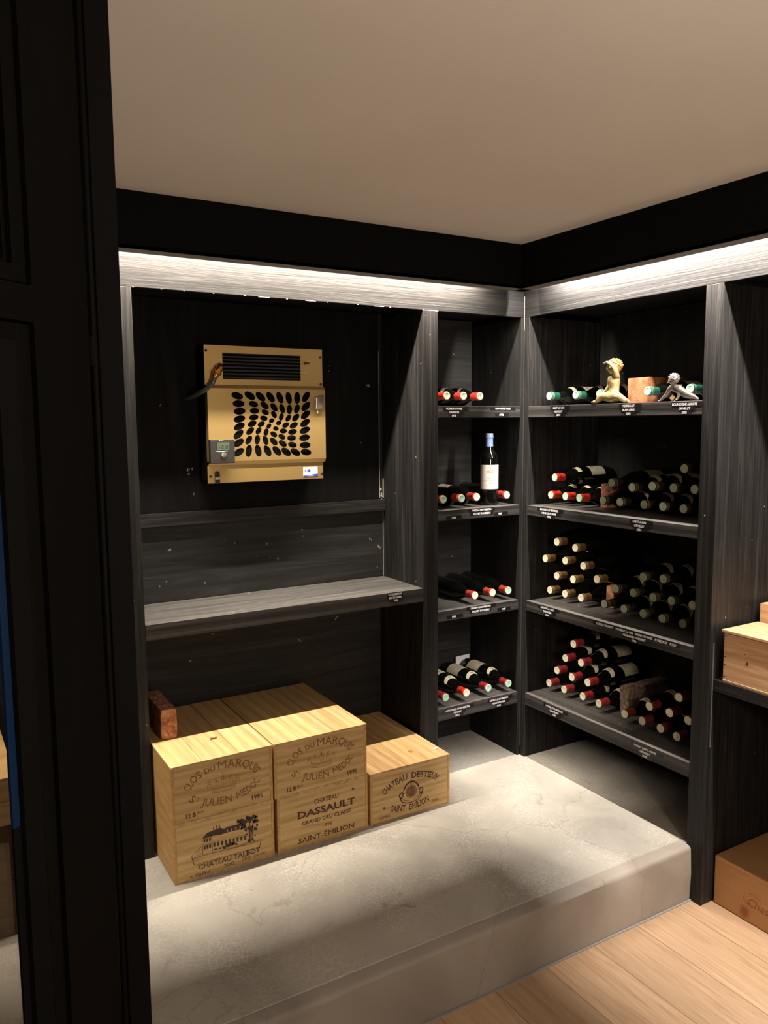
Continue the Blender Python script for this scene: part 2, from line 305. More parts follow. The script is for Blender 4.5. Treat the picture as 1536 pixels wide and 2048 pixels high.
def lathe(bm, prof, n=24, mi=0, a0=0, a1=2*PI, dr=0):
    full = abs(a1-a0-2*PI) < 1e-6; m = n if full else n+1; rings = []
    for r, z in prof:
        if r+dr < 1e-5: rings.append([bm.verts.new((0, 0, z))]); continue
        rings.append([bm.verts.new(((r+dr)*math.cos(a0+(a1-a0)*k/n), (r+dr)*math.sin(a0+(a1-a0)*k/n), z)) for k in range(m)])
    for a, b in zip(rings, rings[1:]):
        for k in range(n):
            k2 = (k+1) % m if full else k+1
            if len(a) == 1 and len(b) == 1: continue
            if len(a) == 1: f = bm.faces.new((a[0], b[k], b[k2]))
            elif len(b) == 1: f = bm.faces.new((a[k], a[k2], b[0]))
            else: f = bm.faces.new((a[k], a[k2], b[k2], b[k]))
            f.material_index = mi
def ball(bm, c, r, sc=(1, 1, 1), n=12, mi=0):
    mm = Matrix.Translation(c) @ Matrix.Diagonal((*[r*s for s in sc], 1))
    g = bmesh.ops.create_uvsphere(bm, u_segments=n, v_segments=max(6, n*2//3), radius=1, matrix=mm)
    for v in g['verts']:
        for f in v.link_faces: f.material_index = mi

# ---- flat print: verts in (u, v) placed by a frame
class Print:
    def __init__(s): s.v = []; s.f = []
    def poly(s, pts, mi=0):
        b = len(s.v); s.v += [tuple(p) for p in pts]; s.f.append((tuple(range(b, b+len(pts))), mi))
    def stroke(s, pts, w, mi=0, closed=False):
        P = [Vector(p) for p in pts]
        if closed: P.append(P[0])
        for a, b in zip(P, P[1:]):
            d = b-a
            if d.length < 1e-7: continue
            d.normalize(); n = Vector((-d.y, d.x))*w/2; e = d*w*.25
            s.poly([a-n-e, b-n+e, b+n+e, a+n-e], mi)
    def disc(s, c, rx, ry=None, n=16, mi=0): s.poly([(c[0]+rx*math.cos(2*PI*k/n), c[1]+(ry or rx)*math.sin(2*PI*k/n)) for k in range(n)], mi)
    def ring(s, c, rx, ry, w, mi=0, a0=0, a1=2*PI, n=24): s.stroke([(c[0]+rx*math.cos(a0+(a1-a0)*k/n), c[1]+ry*math.sin(a0+(a1-a0)*k/n)) for k in range(n+1)], w, mi)
    def add(s, vf, fn, mi=0):
        b = len(s.v); s.v += [fn(*p) for p in vf[0]]; s.f += [(tuple(i+b for i in q), mi) for q in vf[1]]
    def obj(s, name, org, U, V, mats, parent, label=None, off=.0006):
        """org + u*U + v*V, each successive material lifted a hair"""
        U = Vector(U); V = Vector(V); nrm = U.cross(V).normalized(); bm = NB()
        lift = {}
        for q, mi in s.f:
            try:
                f = bm.faces.new([bm.verts.new(Vector(org)+U*s.v[i][0]+V*s.v[i][1]+nrm*(off+.0003*mi)) for i in q]); f.material_index = mi
            except ValueError: pass
        me = bpy.data.meshes.new(name)
        if parent in BASE: bmesh.ops.translate(bm, verts=bm.verts[:], vec=-BASE[parent])
        bm.to_mesh(me); bm.free()
        for m in (mats if isinstance(mats, (list, tuple)) else [mats]): me.materials.append(m)
        o = bpy.data.objects.new(name, me); COL.objects.link(o); o.parent = parent
        if parent in BASE: BASE[o] = BASE[parent]
        if label: o['label'] = label
        return o
_tc = {}
def _raw(txt, bold=0):
    if txt == 'M': bold = 0
    k = (txt, bold)
    if k in _tc: return _tc[k]
    c = bpy.data.curves.new('t', 'FONT'); c.body = txt; c.size = 1; c.resolution_u = 2; c.offset = bold
    o = bpy.data.objects.new('t', c); me = o.to_mesh()
    vs = [(v.co.x, v.co.y) for v in me.vertices]; fs = [tuple(p.vertices) for p in me.polygons]
    o.to_mesh_clear(); bpy.data.objects.remove(o); bpy.data.curves.remove(c)
    _tc[k] = (vs, fs); return _tc[k]
_adv = {}
def adv(ch):
    if ch not in _adv:
        w = lambda s: max(v[0] for v in _raw(s)[0])
        _adv[ch] = w('H'+ch+'H')-w('HH')
    return _adv[ch]
SERIF = {'H': 'lr/lr', 'A': 'lr/', 'D': 'l/l', 'S': '/', 'U': '/lr', 'L': 'l/l', 'T': 'c/', 'E': 'l/l', 'I': 'c/c', 'M': 'lr/lr', 'N': 'l/lr', 'R': 'lr/l', 'X': 'lr/lr', 'B': 'l/l', 'P': 'l/l', 'F': 'l/l', 'K': 'lr/lr', 'V': '/lr'}
def text(txt, cap, width=None, serif=False, bold=.0, track=0, xs=1):
    """returns (verts, faces) centred on x, baseline y=0; cap = capital height; width fits the whole"""
    k = cap/.73; vs = []; fs = []; x = 0
    for ch in txt:
        if ch != ' ':
            v, f = _raw(ch, bold); b = len(vs); vs += [(p[0]+x, p[1]) for p in v]; fs += [tuple(i+b for i in q) for q in f]
            if serif and ch in SERIF:
                x0 = min(p[0] for p in v)+x; x1 = max(p[0] for p in v)+x; lo, hi = SERIF[ch].split('/')
                sw = .10 if ch != 'I' else .14
                for side, yy in [(q, 0) for q in lo]+[(q, .68) for q in hi]:
                    cx = {'l': x0+.045, 'r': x1-.045, 'c': (x0+x1)/2}[side]
                    b = len(vs); vs += [(cx-sw, yy), (cx+sw, yy), (cx+sw, yy+.05), (cx-sw, yy+.05)]; fs.append((b, b+1, b+2, b+3))
        x += adv(ch)+track
    a = min(p[0] for p in vs); c = max(p[0] for p in vs); s = (width/(c-a)) if width else k*xs; mid = (a+c)/2
    return [((p[0]-mid)*s, p[1]*k) for p in vs], fs
def arc(vf, c, rx, ry, a0, a1, inward=False):
    """wrap text (x centred) on an ellipse from angle a0 (text left) to a1 (text right); y grows outwards (or inwards)"""
    vs = vf[0]; lo = min(p[0] for p in vs); hi = max(p[0] for p in vs); ymid = max(p[1] for p in vs)/2
    def fn(x, y):
        t = a0+(a1-a0)*(x-lo)/(hi-lo); nx, ny = math.cos(t)/rx, math.sin(t)/ry; L = math.hypot(nx, ny); nx /= L; ny /= L
        d = (y-ymid)*(-1 if inward else 1)
        return (c[0]+rx*math.cos(t)+nx*d, c[1]+ry*math.sin(t)+ny*d)
    return (vs, vf[1]), fn

# ================================================================== THE SETTING
XW = -3.3; YW = -4.3
struct('floor', B(XW, .46, YW, .36, ZF-.1, ZF), M_OAK)
struct('ceiling', B(XW, .5, YW, .5, ZC, ZC+.1), M_CEIL)
struct('wall_back', B(XW, .5, .352, .45, ZF, ZC), M_FAS)
struct('wall_right', B(.42, .52, YW, .352, ZF, ZC), M_FAS)
struct('wall_left', B(XW-.1, XW, YW, .45, ZF, ZC), M_FAS)
struct('wall_front', B(XW-.1, .52, YW-.1, YW, ZF, ZC), M_FAS)
# concrete platform with a worn, rounded nosing
bm = NB()
prof = [(.336, 0), (YP+.052, 0), (YP+.0490, -.0035), (YP+.046, 0), (YP+.016, -.0006), (YP+.007, -.003), (YP+.001, -.009), (YP, -.018), (YP-.004, -.10), (YP, ZF), (.336, ZF)]
nx = 60; rows = []
for i in range(nx+1):
    x = XW+(0-XW)*i/nx; rows.append([bm.verts.new((x, p[0]+(noise.noise((x*5, j, 0))*.004 if 3 < j < 9 else 0), p[1])) for j, p in enumerate(prof)])
for a, b in zip(rows, rows[1:]):
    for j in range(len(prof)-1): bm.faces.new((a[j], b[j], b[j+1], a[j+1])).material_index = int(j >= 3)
bm.faces.new(rows[-1]); bm.faces.new(rows[0][::-1])
box(bm, 0, .405, YR+.0, -.029, ZF, 0)
struct('trim_5', bm, [M_CON, M_CON2], smooth=True)
# dark joint where the step meets the oak boards
struct('trim_6', B(XW, -.0, YP-.008, YP-.002, ZF, ZF+.004), plain('step_joint', (.30, .29, .28), .8))
# deep black fascia round the ceiling, with the slotted soffit that hides the strips
def soffit(name, f):
    bm = NB()
    f(bm, -DF, -DF+.018, Z7+.001, ZC)               # fascia board
    f(bm, -LEDY-.0135, -LEDY-.0115, Z7, Z7+.074)       # slot lip
    f(bm, -LEDY-.0135, .02, Z7+.070, Z7+.080)        # slot roof
    return bm
struct('trim_1', soffit('a', lambda bm, a, b, c, d: box(bm, XW, a if a > -DF+.001 else b, a, b, c, d) if False else box(bm, XW, -DF if a <= -DF+.001 else a, a, b, c, d)), M_FAS)
struct('trim_2', soffit('b', lambda bm, a, b, c, d: box(bm, a, b, YW, b, c, d)), M_FAS)

obj('underside', B(XW, -DF-.0001, -DF, -LEDY-.0117, Z7-.0003, Z7+.012), M_UND, None)['kind'] = 'structure'; bpy.data.objects['underside'].name = 'trim_7'
o = obj('trim_8', B(-DF, -LEDY-.0117, YW, -DF-.0002, Z7-.0003, Z7+.012), M_UND); o['kind'] = 'structure'
# ================================================================== LED STRIPS (things)
def strip(name, loc, label, x0, x1, y0, y1):
    t = thing(name, loc, label, 'light strip')
    bm = NB(); box(bm, x0-.004 if x1-x0 > .1 else x0-.004, x1+.004, y0-.004, y1+.004, LEDZ+.004, LEDZ+.0125); obj('channel', bm, M_ALU, t)
    obj('diffuser', B(x0, x1, y0, y1, LEDZ+.0015, LEDZ+.0039), M_LED, t)
strip('led_strip', (-1.5, -LEDY, LEDZ), 'light strip hidden above the beam of the back shelving', LEDX0, LEDX1, -LEDY-.006, -LEDY+.006)
strip('led_strip', (-LEDY, -1.7, LEDZ), 'light strip hidden above the beam of the right-hand shelving', -LEDY-.006, -LEDY+.006, LEDB0, LEDB1)
t = thing('added_globe_lamp', (-1.4, -3.3, ZC), 'globe lamp added as fill light, hanging unseen behind the camera', 'lamp')
bm = NB(); tube(bm, [(-1.4, -3.3, ZC), (-1.4, -3.3, 1.50)], .004); obj('cord', bm, M_DARKIN, t)
bm = NB(); lathe(bm, [(.0, .03), (.05, .03), (.05, 0), (0, 0)], 20); bmesh.ops.translate(bm, verts=bm.verts[:], vec=(-1.4, -3.3, ZC-.031)); obj('ceiling_rose', bm, M_DARKIN, t, smooth=True)
bm = NB(); lathe(bm, [(.0, .0), (.024, .0), (.03, -.03), (.02, -.034)], 20); bmesh.ops.translate(bm, verts=bm.verts[:], vec=(-1.4, -3.3, 1.52)); obj('socket', bm, M_BRASS, t, smooth=True)

t = thing('added_uplighter', (-1.45, -3.0, ZF), 'black floor lamp added as ceiling fill light, unseen behind the camera', 'lamp')
bm = NB(); lathe(bm, [(0, 0), (.13, 0), (.13, .012), (.02, .022), (0, .022)], 28); bmesh.ops.translate(bm, verts=bm.verts[:], vec=(-1.45, -3.0, ZF)); obj('base', bm, M_DARKIN, t, smooth=True)
bm = NB(); tube(bm, [(-1.45, -3.0, ZF+.02), (-1.45, -3.0, .53)], .011, 14); obj('pole', bm, M_DARKIN, t, smooth=True)
bm = NB(); lathe(bm, [(0, 0), (.06, .005), (.14, .03), (.20, .065), (.23, .10), (.226, .10), (.196, .070), (.137, .036), (.06, .011), (0, .007)], 32); bmesh.ops.translate(bm, verts=bm.verts[:], vec=(-1.45, -3.0, .525)); obj('bowl', bm, M_DARKIN, t, smooth=True)

# ================================================================== SHELVING
back = thing('wine_shelving', (-.9, 0, 0), 'built-in black wood shelving on the back wall, with a wide and a narrow bay', 'shelving')
right = thing('wine_shelving', (0, -.9, 0), 'built-in black wood shelving along the right wall with bottle shelves and a crate bay', 'shelving')
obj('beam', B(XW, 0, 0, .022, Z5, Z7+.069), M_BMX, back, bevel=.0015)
obj('top_board', B(XW, 0, .0225, DN+.015, Z5+.025, Z5+.045), M_PAN, back)
def panel(n, parent, mat, *a): return obj(n, B(*a), mat, parent, bevel=.0012)
panel('post', back, M_BZ, XL-.068, XL, 0, DN, 0, Z5)
panel('post', back, M_BZ, XM1, XM2, 0, DN, 0, Z5)
panel('side_panel', back, M_PAN, -.016, -.0003, .0, DN, 0, Z5)
panel('back_panel', back, M_PANX, XM2, -.0165, DN, DN+.015, 0, Z5+.02)
panel('back_panel', back, M_PANX, XL, XM1, DN, DN+.015, 0, .735)
panel('back_panel', back, M_PANX, XL, XM1, DL, DL+.015, .7885, 1.067)
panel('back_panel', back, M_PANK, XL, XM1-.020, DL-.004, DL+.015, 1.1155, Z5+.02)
panel('filler_strip', back, M_PAN, XM1-.017, XM1-.0005, DL+.001, DL+.015, 1.1155, Z5+.02)
panel('batten', back, M_BX, XL, XM1-.001, DL-.022, DL+.0125, 1.0676, 1.115)
panel('back_panel', back, M_PAN, XW, XL-.07, DN-.01, DN+.005, 0, Z5)
# pale filler showing in the open joints
bm = NB(); box(bm, XM1-.0025, XM1-.0005, DL-.006, DL-.0005, 1.12, 1.20); box(bm, XM1-.0195, XM1-.0178, DL-.006, DL+.001, 1.12, 1.165); box(bm, XM1-.0022, XM1-.0006, DL-.002, DL-.0004, .79, 1.065)
box(bm, XM1-.0195, XM1-.0185, DL-.006, DL+.001, 1.165, 1.72)
obj('filler_line', bm, M_GAP, back, label='pale filler line in the open joint')
bm = NB(); box(bm, -.0018, -.0002, -.0010, .0, 1.80, Z7-.002); obj('filler_line', bm, plain('thin_paint_line', (.26, .245, .225), .7), back, label='pale paint line at the top of the inner corner')
obj('filler_line', B(-.0014, -.0004, -.0008, .0, .04, 1.80), plain('dim_paint_line', (.075, .07, .065), .7), back, label='faint paint line down the inner corner')
for i in range(12):
    x = -1.56+i*.085+random.uniform(-.02, .02); L = random.choice((.004, .006, .02, .04)); obj('filler_line', B(x, x+L, -.0006, .001, Z5-.0006, Z5+.0003), M_GAP, back, label='pale fleck under the beam')
obj('filler_line', B(XM1-.001, XM2+.001, -.0007, .0, Z5-.0010, Z5+.0008), M_GAP, back, label='pale line above the post')
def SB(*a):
    bm = B(*a); bm.faces.ensure_lookup_table(); bm.faces[1].material_index = 1; return bm  # top face takes a paler colour so the strip-lit edge reads brighter
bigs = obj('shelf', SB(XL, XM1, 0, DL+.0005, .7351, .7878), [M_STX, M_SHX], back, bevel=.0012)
NSH = []
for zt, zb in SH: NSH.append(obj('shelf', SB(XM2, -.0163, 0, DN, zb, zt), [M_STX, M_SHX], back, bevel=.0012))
# right-hand unit
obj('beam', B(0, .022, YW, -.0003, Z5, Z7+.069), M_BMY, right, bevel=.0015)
obj('top_board', B(.0225, DB+.018, YW, -.0003, Z5+.025, Z5+.045), M_PAN, right)
panel('side_panel', right, M_BZ, .0, DB, -.029, -.0003, 0, Z5)
panel('back_panel', right, M_PAN, DB, DB+.016, YW, -.029, ZF, Z5+.02)
panel('post', right, M_BZ, 0, DB, YR2, YR, ZF, Z5)
panel('post', right, M_BZ, 0, DB, -2.19, -2.12, ZF, Z5)
RSH = []
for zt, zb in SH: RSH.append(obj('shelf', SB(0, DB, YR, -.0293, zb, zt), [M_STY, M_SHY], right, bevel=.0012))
panel('shelf', right, M_BY, .022, DB, -2.12, YR2, .5515, .5895)
panel('shelf', right, M_BY, .022, DB, -2.12, YR2, 1.15, 1.19) if False else None
bm = NB(); zz = [.36+k*.009 for k in range(40)]
tube(bm, [(.0175, YR2-.0002, z) for z in zz], [.0022+.0016*abs(noise.noise((0, 0, z*60))) for z in zz], 8)
obj('glue_bead', bm, plain('grey_glue', (.09, .085, .08), .5), right, smooth=True, label='bumpy grey glue bead beside the post')

# shelf-edge name tapes: each cluster is one mesh on its shelf
def tapes(parent, axis, c, z, lines, lab=None):
    """lines: (text, width, dx, dz, tapewidth)"""
    P = Print()
    for (tx, wd, dx, dz, tw, toff) in lines:
        P.poly([(dx-tw/2+toff, dz-.0071), (dx+tw/2+toff, dz-.0071), (dx+tw/2+toff, dz+.0071), (dx-tw/2+toff, dz+.0071)], 0)
        P.add(text(tx, .0082, wd, bold=.02), lambda a, b: (a+dx, b+dz-.0041), 1)
    if axis == 'y': org = (c, -.0002, z); U = (1, 0, 0)
    else: org = (-.0002, c, z); U = (0, -1, 0)
    return P.obj('name_tape', org, U, (0, 0, 1), [M_TAPE, M_TWHITE], parent)
L3 = lambda a, wa, b, wb, c_, wc=.02, ta=0, tb=0, tc=0, pa=.045: [(a, wa, 0, 0, wa+pa, .008), (b, wb, 0, -.0140, wb+pa*.7, .010), (c_, wc, 0, -.0272, wc+pa*.8, .008)]
tapes(NSH[3], 'y', -.352, 1.4835, L3('VOSNE ROMANEE', .077, 'CHANSON', .045, '1978'))
tapes(NSH[3], 'y', -.109, 1.4845, [('ROMANEE GRIS', .077, 0, 0, .13, 0), ('1972', .020, -.008, -.025, .07, .004)])
tapes(RSH[3], 'x', -.207, 1.4832, L3('SAINT ROMAIN', .062, 'GRIVELET', .044, '2001'))
tapes(RSH[3], 'x', -.559, 1.4832, L3('MEURSAULT', .056, 'ALAIN GRAS', .056, '2003'))
tapes(RSH[3], 'x', -.796, 1.4832, L3('BOURGOGNE ALIGOTE', .098, 'GRIVELET', .046, '2005', pa=.022))
tapes(NSH[2], 'y', -.352, 1.0560, [('1988', .021, 0, 0, .075, 0)])
tapes(NSH[2], 'y', -.214, 1.0785, [('MAZIS-CHAMBERTIN', .096, 0, 0, .135, 0), ('VACHET ROUSSEAU', .088, 0, -.0145, .12, 0)])
tapes(NSH[2], 'y', -.120, 1.0570, [('1987', .019, 0, 0, .07, .006)])
tapes(RSH[2], 'x', -.161, 1.0780, L3('SAVIGNY LES BEAUNES', .104, 'HENRI DE VILLAINE', .082, '1992'))
tapes(RSH[2], 'x', -.622, 1.0770, L3('SAINT AUBIN', .060, 'GRIVELET', .046, '2004'))
tapes(NSH[1], 'y', -.350, .6560, [('1986', .020, 0, 0, .08, .004)])
tapes(NSH[1], 'y', -.217, .6780, [('GEVREY-CHAMBERTIN', .102, 0, 0, .15, .004), ('VACHET ROUSSEAU', .090, 0, -.0145, .11, 0)])
tapes(NSH[1], 'y', -.095, .6550, [('1987', .019, 0, 0, .07, 0)])
tapes(RSH[1], 'x', -.160, .6755, L3('LADOIX 1er CRU', .076, 'CHEVALIER', .050, '1997'))
tapes(RSH[1], 'x', -.613, .6740, [('CLOS DE VOUGEOT    VOUGEOT 1er CRU    VOSNE ROMANÉE    ECHEZEAUX    RULLY', .366, 0, 0, .40, 0), ('MONGEARD MUGNERET', .104, 0, -.0140, .14, .01), ('1996', .020, 0, -.0268, .06, .01)])
tapes(NSH[0], 'y', -.333, .2700, L3('LATRICIERES-CHAMBERTIN', .124, 'TRAPET', .042, '1993', pa=.03))
tapes(NSH[0], 'y', -.118, .2700, L3('GEVREY-CHAMBERTIN', .098, 'HENRI RICHARD', .070, '1995', pa=.035))
tapes(RSH[0], 'x', -.210, .2700, L3('MOREY-DOMINIQUE', .098, 'GRIVELET', .052, '1999'))
tapes(RSH[0], 'x', -.676, .2670, L3('MOREY-SAINT-DENIS', .100, 'GRIVELET', .046, '1998'))
tapes(bigs, 'y', -.627, .7800, [('COTES DE BOURG', .060, 0, 0, .070, 0), ('ROC DE CAMBES', .055, 0, -.0125, .07, 0), ('1998', .017, .003, -.024, .05, 0)])

# ================================================================== BOTTLES
BURG = [(0, .004), (.020, .0015), (.034, 0), (.0388, .003), (.0403, .010), (.0403, .150), (.0396, .163), (.0375, .176), (.0342, .189), (.0300, .201), (.0255, .212), (.0215, .222), (.0185, .233), (.0165, .243), (.0152, .254)]
BORD = [(0, .004), (.020, .0015), (.033, 0), (.0370, .003), (.0382, .010), (.0382, .190), (.0374, .200), (.0345, .210), (.0290, .219), (.0225, .227), (.0180, .235), (.0155, .246), (.0148, .256)]
CAPP = [(.0165, .236), (.0162, .243), (.0155, .256), (.0152, .272), (.0152, .276), (.0166, .2775), (.0170, .281), (.0170, .287), (.0160, .289), (.0158, .2945)]
_bm = {}
def bmesh_cached(key, fn, mats, smooth=True):
    if key in _bm: return _bm[key]
    bm = NB(); fn(bm); bmesh.ops.recalc_face_normals(bm, faces=bm.faces[:]); me = bpy.data.meshes.new(key if isinstance(key, str) else key[0]); bm.to_mesh(me); bm.free()
    for m in mats: me.materials.append(m)
    if smooth:
        for p in me.polygons: p.use_smooth = True
        me.set_sharp_from_angle(angle=math.radians(42))
    _bm[key] = me; return me
def rz(prof, z):
    for (r0, z0), (r1, z1) in zip(prof, prof[1:]):
        if z0 <= z <= z1: return r0+(r1-r0)*(z-z0)/max(1e-9, z1-z0)
    return prof[-1][0]
def patch(bm, prof, zlo, zhi, half, dr, mi=0, n=14, m=6, wavy=0):
    """curved label around +x; zlo/zhi are functions of angle"""
    g = []
    for j in range(m+1):
        row = []
        for i in range(n+1):
            a = -half+2*half*i/n; z = zlo(a)+(zhi(a)-zlo(a))*j/m; r = rz(prof, z)+dr
            row.append(bm.verts.new((r*math.cos(a), r*math.sin(a), z)))
        g.append(row)
    for a, b in zip(g, g[1:]):
        for i in range(n):
            f = bm.faces.new((a[i], a[i+1], b[i+1], b[i])); f.material_index = mi
def labelmesh(bm, prof, old=False):
    patch(bm, prof, lambda a: .045, lambda a: .125, 1.25, .0004, 0, n=18, m=2)
    patch(bm, prof, lambda a: .096, lambda a: .112, .45, .0007, 1, m=1); patch(bm, prof, lambda a: .080, lambda a: .084, .7, .0007, 1, m=1); patch(bm, prof, lambda a: .060, lambda a: .063, .6, .0007, 1, m=1)
def collar(bm, prof, kind):
    if kind == 1:      # crescent vintage label
        patch(bm, prof, lambda a: .170+.012*(a/1.0)**2, lambda a: .192+.003*(a/1.0)**2, 1.05, .0006, 0, n=16, m=4)
        patch(bm, prof, lambda a: .177, lambda a: .187, .22, .0010, 1, m=2)
    elif kind == 2:    # small plain patch
        patch(bm, prof, lambda a: .172, lambda a: .190, .8, .0006, 0, n=12, m=4)
    elif kind == 3:    # wide arched collar
        patch(bm, prof, lambda a: .166+.014*a*a, lambda a: .188, 1.25, .0006, 0, n=16, m=4)
        patch(bm, prof, lambda a: .172, lambda a: .184, .26, .0010, 1, m=2)
def bottle(loc, R, cap, tip, label, group, shape='burg', lab=None, col=0, roll=0, name='wine_bottle', cat='bottle', caplab=None):
    prof = BURG if shape == 'burg' else BORD
    root = bpy.data.objects.new(name, None); COL.objects.link(root); root.empty_display_size = .03
    root.matrix_world = Matrix.Translation(loc) @ R.to_4x4() @ Matrix.Rotation(roll, 4, 'Z')
    root['label'] = label; root['category'] = cat
    if group: root['group'] = group
    def ch(n, me, par): o = bpy.data.objects.new(n, me); COL.objects.link(o); o.parent = par; return o
    ch('glass_body', bmesh_cached(('glass_body', shape), lambda bm: lathe(bm, prof+[(.0146, .262), (.0146, .290), (0, .290)], 32), [M_GLASS]), root)
    c = ch('capsule', bmesh_cached(('capsule', cap), lambda bm: lathe(bm, CAPP, 24), [CAPS[cap]]), root)
    def tipf(bm):
        lathe(bm, [(.0158, .2945), (.0152, .2962), (.0140, .2968), (.0108, .2966), (.0100, .2962), (.0, .2962)], 24)
        lathe(bm, [(.0062, .29625), (.0062, .2966), (.0052, .2966), (.0052, .29625)], 16)
    ch('capsule_end', bmesh_cached(('capsule_end', tip), tipf, [TIPS[tip]]), c)
    if cap in ('gold', 'olive', 'dark_gold', 'green'):
        ch('band', bmesh_cached(('band', cap), lambda bm: (lathe(bm, [(.0174, .2795), (.0176, .281), (.0174, .2825)], 24), lathe(bm, [(.0172, .2865), (.0174, .288), (.0168, .2895)], 24)), [plain('band_'+cap, {'gold': (.60, .45, .2), 'olive': (.34, .28, .13), 'dark_gold': (.28, .25, .12), 'green': (.25, .40, .24)}[cap], .3, .4)]), c)
    if lab: ch('label', bmesh_cached(('label', shape, lab), lambda bm: labelmesh(bm, prof), [{'tan': M_PAPERD, 'cream': M_PAPER}[lab], M_GREYINK]), root)
    if col: ch('neck_label', bmesh_cached(('neck_label', shape, col, lab == 'tan'), lambda bm: collar(bm, prof, col), [M_PAPER if lab != 'grey' else M_PAPERD, M_GREYINK]), root)
    return root
RN = Matrix(((0, -1, 0), (0, 0, -1), (1, 0, 0)))          # neck towards -y, label up
RB = Matrix(((0, 0, -1), (0, 1, 0), (1, 0, 0)))           # neck towards -x, label up
ORD = ['leftmost', 'second from left', 'third from left', 'fourth from left', 'fifth from left', 'sixth from left']
T = {"N4":[[-.364,.03,1.5339],[-.2824,.03,1.5339],[-.2008,.03,1.5339]],
"N3":[[-.384,.025,1.1275],[-.299,.019,1.1275],[-.215,.03,1.1275],[-.043-.015,.03,1.1275]],
"N2":[[-.233,.015,.7249],[-.14,.017,.7249],[-.0575,.015,.7249]],
"N1":[[-.386,.005,.3249],[-.282,.005,.3249],[-.168,.005,.3249],[-.060,.005,.3249]],
"B4":[[-.078,.066,1.5339],[-.200,.093,1.5339],[-.335,.085,1.5339],[-.592,.055,1.5339],[-.766,.060,1.5339]],
"B3":[[-.0705,.090,1.1275],[-.1525,.093,1.1275],[-.2345,.090,1.1275],[-.103,.080,1.2022],
 [-.357,.093,1.1275],[-.443,.093,1.1275],[-.557,.093,1.1275],[-.6416,.093,1.1275],[-.73,.093,1.1275],
 [-.399,.093,1.1975],[-.499,.093,1.1869],[-.598,.086,1.1975],[-.685,.093,1.1966],[-.772,.093,1.1975],[-.728,.093,1.2662]],
"B2":[[-.0705,.093,.7249],[-.160,.093,.7249],[-.251,.093,.7249],[-.115,.089,.7930],[-.205,.093,.7928],[-.335,.093,.8150],
 [-.0705,.065,.8622],[-.158,.093,.8628],[-.261,.093,.8560],[-.132,.07,.9395],[-.214,.093,.9235],
 [-.377,.093,.7249],[-.475,.093,.7249],[-.567,.093,.7249],[-.654,.093,.7249],[-.743,.093,.7249],
 [-.432,.093,.7943],[-.518,.093,.7943],[-.61,.093,.7943],[-.6925,.093,.7973],[-.780,.093,.7976],[-.563,.093,.8623],[-.653,.093,.8692]],
"B1":[[-.079,.088,.3249],[-.174,.084,.3249],[-.277,.088,.3249],[-.37,.082,.3249],[-.125,.089,.3923],[-.222,.08,.3909],[-.316,.074,.3966],[-.174,.088,.4575],[-.27,.082,.464],[-.221,.086,.5292],
 [-.503,.081,.3249],[-.587,.081,.3249],[-.672,.08,.3249],[-.7536,.068,.3249],[-.627,.071,.396],[-.711,.078,.3966],[-.794,.074,.3958],[-.754,.072,.4669]]}
def put(k, i, *a, **kw):
    lat, dep, z = T[k][i]
    if k[0] == 'N': bottle((lat, dep+.2965, z), RN, *a, **kw)
    else: bottle((dep+.2965, lat, z), RB, *a, **kw)
rr = lambda a=.25: random.uniform(-a, a)
for i, s in enumerate(['leftmost, half hidden by the post', 'in the middle', 'rightmost']):
    put('N4', i, 'red', 'cream', f'red-capped bottle, top shelf of the narrow bay, {s}', 'red-capped bottles on the top narrow shelf', lab='cream', col=3, roll=rr(.2))
for i, s in enumerate(['leftmost, half hidden by the post', 'second from left', 'just left of the standing bottle', 'right of the standing bottle']):
    put('N3', i, 'brick_red', 'mint' if i != 2 else 'cream', f'red-capped lying bottle on the narrow bay shelf, {s}', 'red-capped bottles around the standing bottle', lab='cream' if i != 3 else None, shape='bord' if i in (1, 2) else 'burg', roll=[.35, 1.2, .25, 0][i])
for i, s in enumerate(['left', 'middle', 'right']):
    put('N2', i, 'brick_red', 'cream' if i < 2 else 'mint', f'unlabelled black bottle with red cap in a row of three, {s} one', 'three plain bottles in the narrow bay')
for i, s in enumerate(['cut off by the post', 'bright red cap and torn-edged neck label', 'in front of the white card', 'nearest the corner']):
    put('N1', i, 'wine_red' if i != 1 else 'red', 'mint' if i != 1 else 'cream', f'labelled wine bottle on the lowest narrow shelf, {s}', 'labelled bottles on the lowest narrow shelf', lab='tan' if i != 1 else 'cream', col=1, roll=[.3, .1, .05, -.05][i])
for i, s in enumerate(['leftmost', 'second from left', 'behind the seated gilt cherub', 'in front of the terracotta block', 'behind the crawling silver figurine']):
    put('B4', i, 'green', 'mint', f'green-capped wine bottle on the top right-hand shelf, {s}', 'green-capped bottles on the top right shelf', lab='cream', col=3 if i in (1, 2) else 2, roll=rr(.3))
nm = ['bottom row, leftmost', 'bottom row, middle red cap', 'bottom row, touching the pink brick', 'lying on top of the others']
for i in range(4): put('B3', i, 'red', 'mint' if i else 'cream', f'bright red-capped bottle in the right shelving, {nm[i]}', 'red-capped bottles left of the pink brick', lab='cream' if i in (2, 3) else None, col=2, roll=[0, .2, -.1, -.15][i])
for i in range(4, 15):
    s = f'bottom row, {ORD[i-4]}' if i < 9 else (f'upper row, {ORD[i-9]}' if i < 14 else 'alone on the very top of the pile')
    put('B3', i, 'olive', 'pale' if i % 3 else 'grey', f'olive-capped bottle right of the pink brick, {s}', 'olive-capped bottles right of the pink brick', lab='tan' if i > 8 else None, col=3 if i in (5, 6, 7, 8, 10, 11, 12, 13) else 0, roll=-.25+rr(.15))
rows = [('bottom row', 3), ('second row', 3), ('third row', 3), ('top row', 2)]; i = 0
